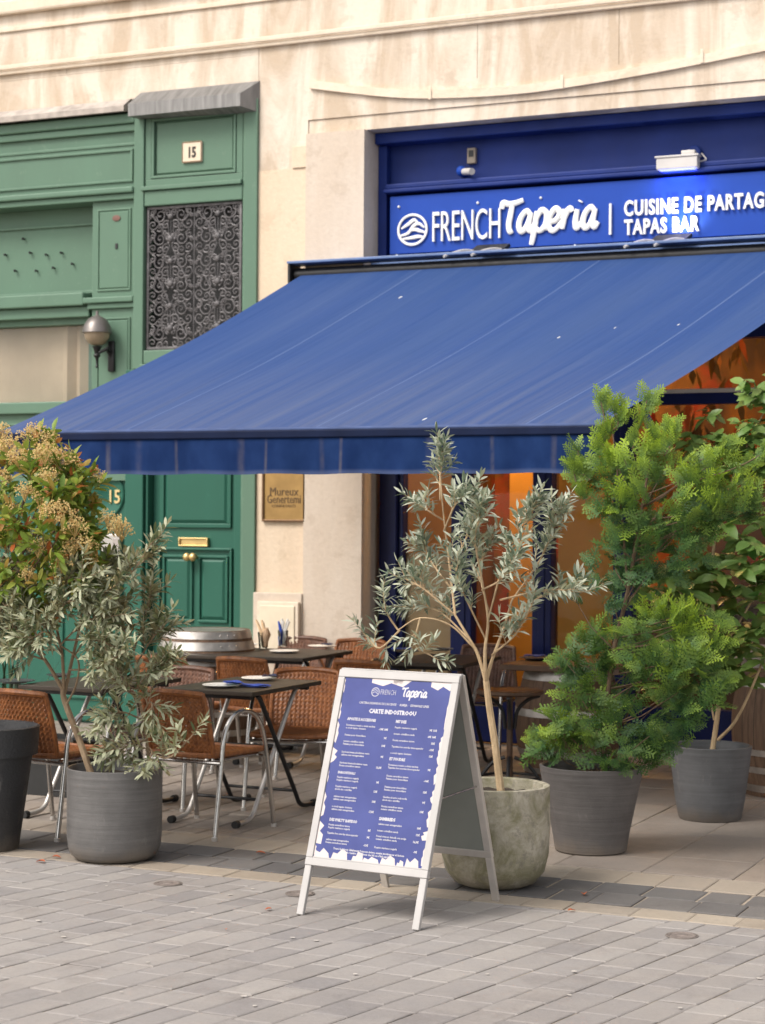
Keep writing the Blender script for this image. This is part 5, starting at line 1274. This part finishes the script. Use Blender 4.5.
# ------------------------------------------------------------------ SANDWICH BOARD
bl, br, tl_, tr2 = at_z(298, 916, 0), at_z(425, 929, 0), None, None
ang = math.radians(-6)
bc = Vector((2.622, -5.535, 0))
sbd = local(thing('sandwich_board', 'white framed sandwich board with a blue printed menu on the paving', 'menu board', tuple(bc), ang))
HT = 1.035; RUN = .350; LEN = math.hypot(HT, RUN)
M_frame = pm('painted_aluminium', c4(.40, .385, .375), .45, 0, .08, 4)
M_bpanel = pm('grey_green_sheet', c4(.21, .225, .205), .6, 0, .08)
def pmx(sg):      # local x across, y up the panel from feet, z outwards
    run = RUN if sg < 0 else RUN + .005
    up = Vector((0, -sg * run, HT)).normalized()
    xax = Vector((1, 0, 0)) if sg < 0 else Vector((-1, 0, 0))
    nz = xax.cross(up)
    M = Matrix((xax, up, nz)).transposed().to_4x4(); M.translation = Vector((0, sg * run, 0)) + Vector((0, sg * .014, 0)); return M
HWD = .305
def mbx(mb, M, x0, x1, y0, y1, z0, z1, bv=.003):
    k = len(mb.v); mb.box(x0, x1, y0, y1, z0, z1, bv); mb.v[k:] = [tuple(M @ Vector(v)) for v in mb.v[k:]]
FB, FT, FWd = .215, LEN, .034
for sg, nm in ((-1, 'front_panel'), (1, 'back_panel')):
    FT = LEN if sg < 0 else math.hypot(HT, RUN + .005)
    M = pmx(sg); mb = MB()
    mbx(mb, M, -HWD + FWd, HWD - FWd, FB + FWd, FT - FWd, -.006, .004, .001)
    pan = mb.build(nm, M_bpanel if sg > 0 else M_frame, sbd)
    mb = MB()
    mbx(mb, M, -HWD, HWD, FT - FWd, FT, -.012, .012); mbx(mb, M, -HWD, HWD, FB, FB + FWd, -.012, .012)
    mbx(mb, M, -HWD, -HWD + FWd, FB + FWd, FT - FWd, -.012, .012); mbx(mb, M, HWD - FWd, HWD, FB + FWd, FT - FWd, -.012, .012)
    if sg < 0: mbx(mb, M, -HWD + FWd, HWD - FWd, FB + FWd + .0005, FB + FWd + .006, -.004, .008, .001)
    mb.build('frame', M_frame if sg < 0 else M_alumatt, pan)
    for s in (-1, 1):
        mb = MB(); xx = s * (HWD - .018); mbx(mb, M, xx - .0165, xx + .0165, 0.0, FB - .0005, -.011, .009, .003); mb.build('leg', M_frame if sg < 0 else M_alumatt, sbd)
mb = MB(); mb.box(-HWD, HWD, -.012, .012, HT - .004, HT + .008, .003); mb.build('hinge_rail', M_frame, sbd)
for s in (-1, 1):
    mb = MB(); mb.tube([(s * (HWD - .02), -.19, .52), (s * (HWD - .02), .19, .535)], .005, 6); mb.build('stay', M_alu, sbd)
# poster
FT = LEN; M = pmx(-1); x0, x1, y0, y1 = -HWD + FWd + .001, HWD - FWd - .001, FB + FWd + .001, FT - FWd - .001
mb = MB(); mbx(mb, M, x0, x1, y0, y1, .0045, .0055, 0); t_ = NT('menu_poster_blue'); v = t_.coord()
t_.col(t_.mix(t_.ramp(t_.noise(v, 5, 3), .4, .65), c4(.045, .057, .195), c4(.058, .073, .235))); t_.p(Roughness=.4, Specular_IOR_Level=.2)
rw = random.Random(14); mb.cm = 1
def flatpoly(poly, z=.0058): mb.add([M @ Vector((x, y, z)) for x, y in poly], [tuple(range(len(poly)))])
y = y0 + .01
def strip_edge(side):
    yy = y0 + .015
    while yy < y1 - .06:
        h = rw.uniform(.03, .13); w = rw.choice((.005, .009, .015, .028)); k = rw.uniform(-.012, .012)
        xs = x0 if side < 0 else x1; s = 1 if side < 0 else -1
        poly = [(xs, yy), (xs + s * w * rw.uniform(.5, 1), yy + k), (xs + s * w, yy + h * .4), (xs + s * w * rw.uniform(.2, .7), yy + h * .55), (xs + s * w * rw.uniform(.6, 1), yy + h * .8), (xs, yy + h)]
        if side > 0: poly = poly[::-1]
        flatpoly(poly); yy += h * rw.uniform(.95, 1.7)
M_torn = pm('pinkish_white_print', c4(.52, .465, .455), .5, 0, .04)
strip_edge(-1); strip_edge(1)
xx = x0
while xx < x1 - .02:
    w = min(rw.uniform(.03, .09), x1 - xx); h = rw.choice((.015, .03, .045, .05)); sk = rw.uniform(-.02, .02)
    flatpoly([(xx, y0), (xx + w, y0), (xx + w * .9, y0 + h * rw.uniform(.4, 1)), (xx + w * .55 + sk * .3, y0 + h), (xx + w * .35, y0 + h * .55), (xx + max(0, .1 * w), y0 + h * rw.uniform(.5, 1))], .0060); xx += w * rw.uniform(.9, 1.25)
for (xa, w, h) in ((-.13, .2, .03), (.17, .12, .035), (-.02, .05, .02)):
    flatpoly([(xa, y1 - h * .6), (xa + w * .3, y1 - h), (xa + w * .5, y1 - h * .5), (xa + w * .8, y1 - h), (xa + w, y1), (xa, y1)], .0060)
poster = mb.build('poster', [t_.m, M_torn], sbd)
mb = MB()
def pt(s, x, y, size, sx=1.0, off=0.0, al='LEFT', z=.0064):
    vs, fs = text_geo(s, size, extrude=0.0003, offset=off, res=1, sx=sx, align=al); mb.add([M @ (Matrix.Translation((x, y, z)) @ v) for v in vs], fs)
W = x1 - x0; Ht = y1 - y0
def py_(f): return y1 - f * Ht
pt('FRENCH', -.078, py_(.085), .034, .62, -.0005); 
# script word on the poster
cx = .0; ux2, uz2 = .0185, .0250
nrm = (M.to_3x3() @ Vector((0, 0, 1))).normalized(); Wx = 0.0
for ch in 'Taperia':
    adv, strokes = scr[ch]
    for st_ in strokes:
        pts = crm([M @ Vector((.03 + (cx + x + .12 * yy) * ux2, py_(.088) + yy * uz2, .0066)) for x, yy in st_], 4)
        mb.tube(pts, .14 * uz2, 6, flat=(nrm, .15))
    cx += adv
ring_ = [M @ Vector((-.103 + .019 * math.cos(2 * PI * i / 24), py_(.073) + .019 * math.sin(2 * PI * i / 24), .0066)) for i in range(25)]; mb.tube(ring_, .0016, 5, flat=(nrm, .2))
for dy in (-.006, .004): mb.tube([M @ Vector((-.118, py_(.073) + dy, .0066)), M @ Vector((-.105, py_(.073) + dy + .008, .0066)), M @ Vector((-.09, py_(.073) + dy - .002, .0066))], .0015, 5, flat=(nrm, .2))
pt('CARTERA DESANDAS DE L\'ASCENTE  ·  ALMEJA  ·  ESPANOLES LINES', 0, py_(.142), .0142, .82, .0002, 'CENTER')
pt('CARTE INDOSTROOU', 0, py_(.19), .026, .92, .0012, 'CENTER')
lorem = ['Fucata serendiose tateve', 'calisma sean ennugeradase', 'Tapatina bon averdas tinsecepander', 'Pomal rivatoni deinolla ora asolge', 'tomato crimillion senda', 'Sardonia Innata alcedutren veste', 'e oreds tapino dosieme', 'Patatas pour donsoldane', 'alcolu sta o amrillas', 'Romaneca rotado a chela vandeta', 'Paquito marienco negarla', 'Gambas al acrio seda torila']
def item(x, f, w2, price, two=True, second=False):
    a = lorem[rw.randrange(len(lorem))]
    pt(a, x, py_(f), .0118, .92, .0002)
    if second: pt(lorem[rw.randrange(len(lorem))], x, py_(f + .0155), .0118, .92, .0002)
    pt(price, x + w2, py_(f + (.012 if second else .004)), .0125, .95, .0005, 'RIGHT')
cl1, cl2 = x0 + .048, x0 + .295
pt('APOSTE E ACCESSORI', cl1, py_(.238), .0175, .85, .0007); pt('MI7 DEE', cl2, py_(.235), .0175, .85, .0007)
for f, p_, s in ((.27, '-13€ 18€', 1), (.325, '9€', 0), (.36, '10€', 1), (.42, '9€', 1), (.48, '13,5€', 1)): item(cl1, f, .215, p_, second=bool(s))
pt('ENRICHITEXALS', cl1, py_(.535), .0145, .85, .0005)
for f, p_, s in ((.56, '9€', 1), (.61, '12€', 1), (.665, '15€', 1), (.72, '-7,5€', 1)): item(cl1, f, .215, p_, second=bool(s))
pt('DES PHILTY RAPIDSO', cl1, py_(.795), .0175, .85, .0007)
for f, p_, s in ((.82, '8€', 1), (.865, '9€', 0), (.90, '-13€', 1)): item(cl1, f, .215, p_, second=bool(s))
for f, p_, s in ((.265, '9€ 15€', 0), (.30, '-8€ 16€', 0), (.335, '15€', 0), (.37, '-13€', 0), (.405, '12€', 0)): item(cl2, f, .21, p_, second=bool(s))
pt('ET FOUDRE', cl2, py_(.44), .0175, .85, .0007)
for f, p_, s in ((.47, '9€', 1), (.53, '-16€', 1), (.59, '12€', 1), (.645, '9€', 1), (.695, '15€', 1)): item(cl2, f, .21, p_, second=bool(s))
pt('SAMBREDS', cl2, py_(.765), .0185, .9, .0009)
for f, p_, s in ((.79, '10€', 0), (.825, '12€', 0), (.855, '16,5€', 1), (.915, '-9€', 0)): item(cl2, f, .21, p_, second=bool(s))
pt('Tous à la Saison: idéalement Poissons doivre: ensaint intolérances et lactose', 0, py_(.945), .0125, .92, .0003, 'CENTER'); pt('de Cambio Ingrédients des blé ou d\'été auprès', 0, py_(.96), .0125, .92, .0003, 'CENTER')
mb.build('print', pm('white_print', c4(.50, .49, .54), .5, 0, .02), poster)

# ------------------------------------------------------------------ small things on the ground
GD = 'round utility covers in the paving'
for (px, py, lab) in ((168, 883, 'rusty round cover by the ribbed pot'), (300, 893, 'rusty round cover left of the menu board foot'), (682, 935, 'rusty round cover alone at the right of the road')):
    q = at_z(px, py, 0.004); o = thing('utility_cover', lab, 'cover', (q.x, q.y, .0), 0, GD)
    mb = MB(); mb.lathe([(.058, .0), (.058, .005), (.048, .006), (.046, .004), (.024, .004), (.022, .006), (0, .006)], 28, (q.x, q.y, .0005)); mb.build('lid', pm('rusty_iron', c4(.185, .155, .14), .85, 0, .35, 30), o)
    mb = MB(); mb.lathe([(.068, .0), (.068, .003), (.060, .0035), (.0595, 0)], 28, (q.x, q.y, .0005)); mb.build('ring', pm('dark_iron', c4(.17, .145, .13), .85), o)
GL = 'fallen leaves on the paving'
for (px, py, lab, s) in ((584, 895, 'pinkish fallen leaf on the dark gutter', .05), (568, 911, 'red fallen leaf on the pale edging', .038), (272, 909, 'small orange fallen leaf on the road left of the board', .032), (256, 853, 'brown fallen leaf on the terrace left of the board', .05), (45, 862, 'brown fallen leaf between the two left pots', .05), (226, 930, 'tiny orange fallen leaf out on the grey road', .022), (52, 857, 'curled brown fallen leaf near the ribbed pot', .045)):
    q = at_z(px, py, .006); mb = MB(); a = rnd.uniform(0, 6)
    leafpoly(mb, Vector((q.x, q.y, .008)), Vector((math.cos(a), math.sin(a), .2)), Vector((0, 0, 1)), s, s * .6, .5, .3, 'oval')
    tag(mb.build('fallen_leaf', M_dry), lab, 'leaf', GL)
# pebble flecks / gum spots on the road
mb = MB(); rr = random.Random(77)
for k in range(46):
    x, y = rr.uniform(.5, 4.6), rr.uniform(-8.2, -5.4); R = rr.uniform(.004, .011); n = 7; vs = [(x + R * rr.uniform(.7, 1.2) * math.cos(2 * PI * i / n) * 1.3, y + R * rr.uniform(.7, 1.2) * math.sin(2 * PI * i / n), .0055) for i in range(n)]
    mb.add(vs, [tuple(range(n))])
tag(mb.build('gum_spots', pm('pale_gum', c4(.5, .46, .42), .8)), kind='stuff', label='pale chewing gum spots trodden into the grey road', cat='gum spots')

for o in list(bpy.data.objects):
    if '_local' in o: del o['_local']
# ------------------------------------------------------------------ CAMERA, LIGHT
cd = bpy.data.cameras.new('camera'); co = bpy.data.objects.new('camera', cd); COL.objects.link(co)
cd.sensor_fit = 'VERTICAL'; cd.sensor_height = 36; cd.lens = F / 1024 * 36; cd.clip_end = 500; cd.clip_start = .05
cd.shift_y = (YH - 512) / 1024
co.location = CAM
co.rotation_euler = (Matrix.Rotation(TH, 3, 'Z') @ Matrix.Rotation(PI / 2, 3, 'X') @ Matrix.Rotation(ROLL, 3, 'Z')).to_euler()
cd.dof.use_dof = True; cd.dof.focus_distance = 8.0; cd.dof.aperture_fstop = 4.5
sc.camera = co
w = bpy.data.worlds.new('World'); sc.world = w; w.use_nodes = True; nt = w.node_tree
bg = nt.nodes['Background']; sky = nt.nodes.new('ShaderNodeTexSky'); sky.sky_type = 'NISHITA'; sky.sun_disc = False
SEL, SAZ = math.radians(48), math.radians(200)
sdir = Vector((-.38, -.62, .0)).normalized() * math.cos(SEL) + Vector((0, 0, math.sin(SEL)))   # towards the sun
sky.sun_elevation = SEL; sky.sun_rotation = math.atan2(sdir.x, sdir.y); sky.dust_density = 3.0; sky.air_density = 1.0
hs = nt.nodes.new('ShaderNodeHueSaturation'); hs.inputs['Saturation'].default_value = .30
mx = nt.nodes.new('ShaderNodeMix'); mx.data_type = 'RGBA'; mx.blend_type = 'MULTIPLY'; mx.inputs[0].default_value = 1; mx.inputs[7].default_value = (1.01, .98, .935, 1)
nt.links.new(sky.outputs[0], hs.inputs['Color']); nt.links.new(hs.outputs[0], mx.inputs[6]); nt.links.new(mx.outputs[2], bg.inputs[0]); bg.inputs[1].default_value = .14
L = bpy.data.lights.new('sun', 'SUN'); L.energy = 1.3; L.angle = math.radians(22); L.color = (1, .94, .87)
so = bpy.data.objects.new('sun', L); COL.objects.link(so); so.rotation_euler = (-sdir).to_track_quat('-Z', 'Y').to_euler(); so.location = (0, -5, 10)
sc.view_settings.view_transform = 'Standard'; sc.view_settings.look = 'None'; sc.view_settings.exposure = 0.86; sc.view_settings.gamma = 1
sc.cycles.max_bounces = 8; sc.cycles.transparent_max_bounces = 16; sc.cycles.use_denoising = True
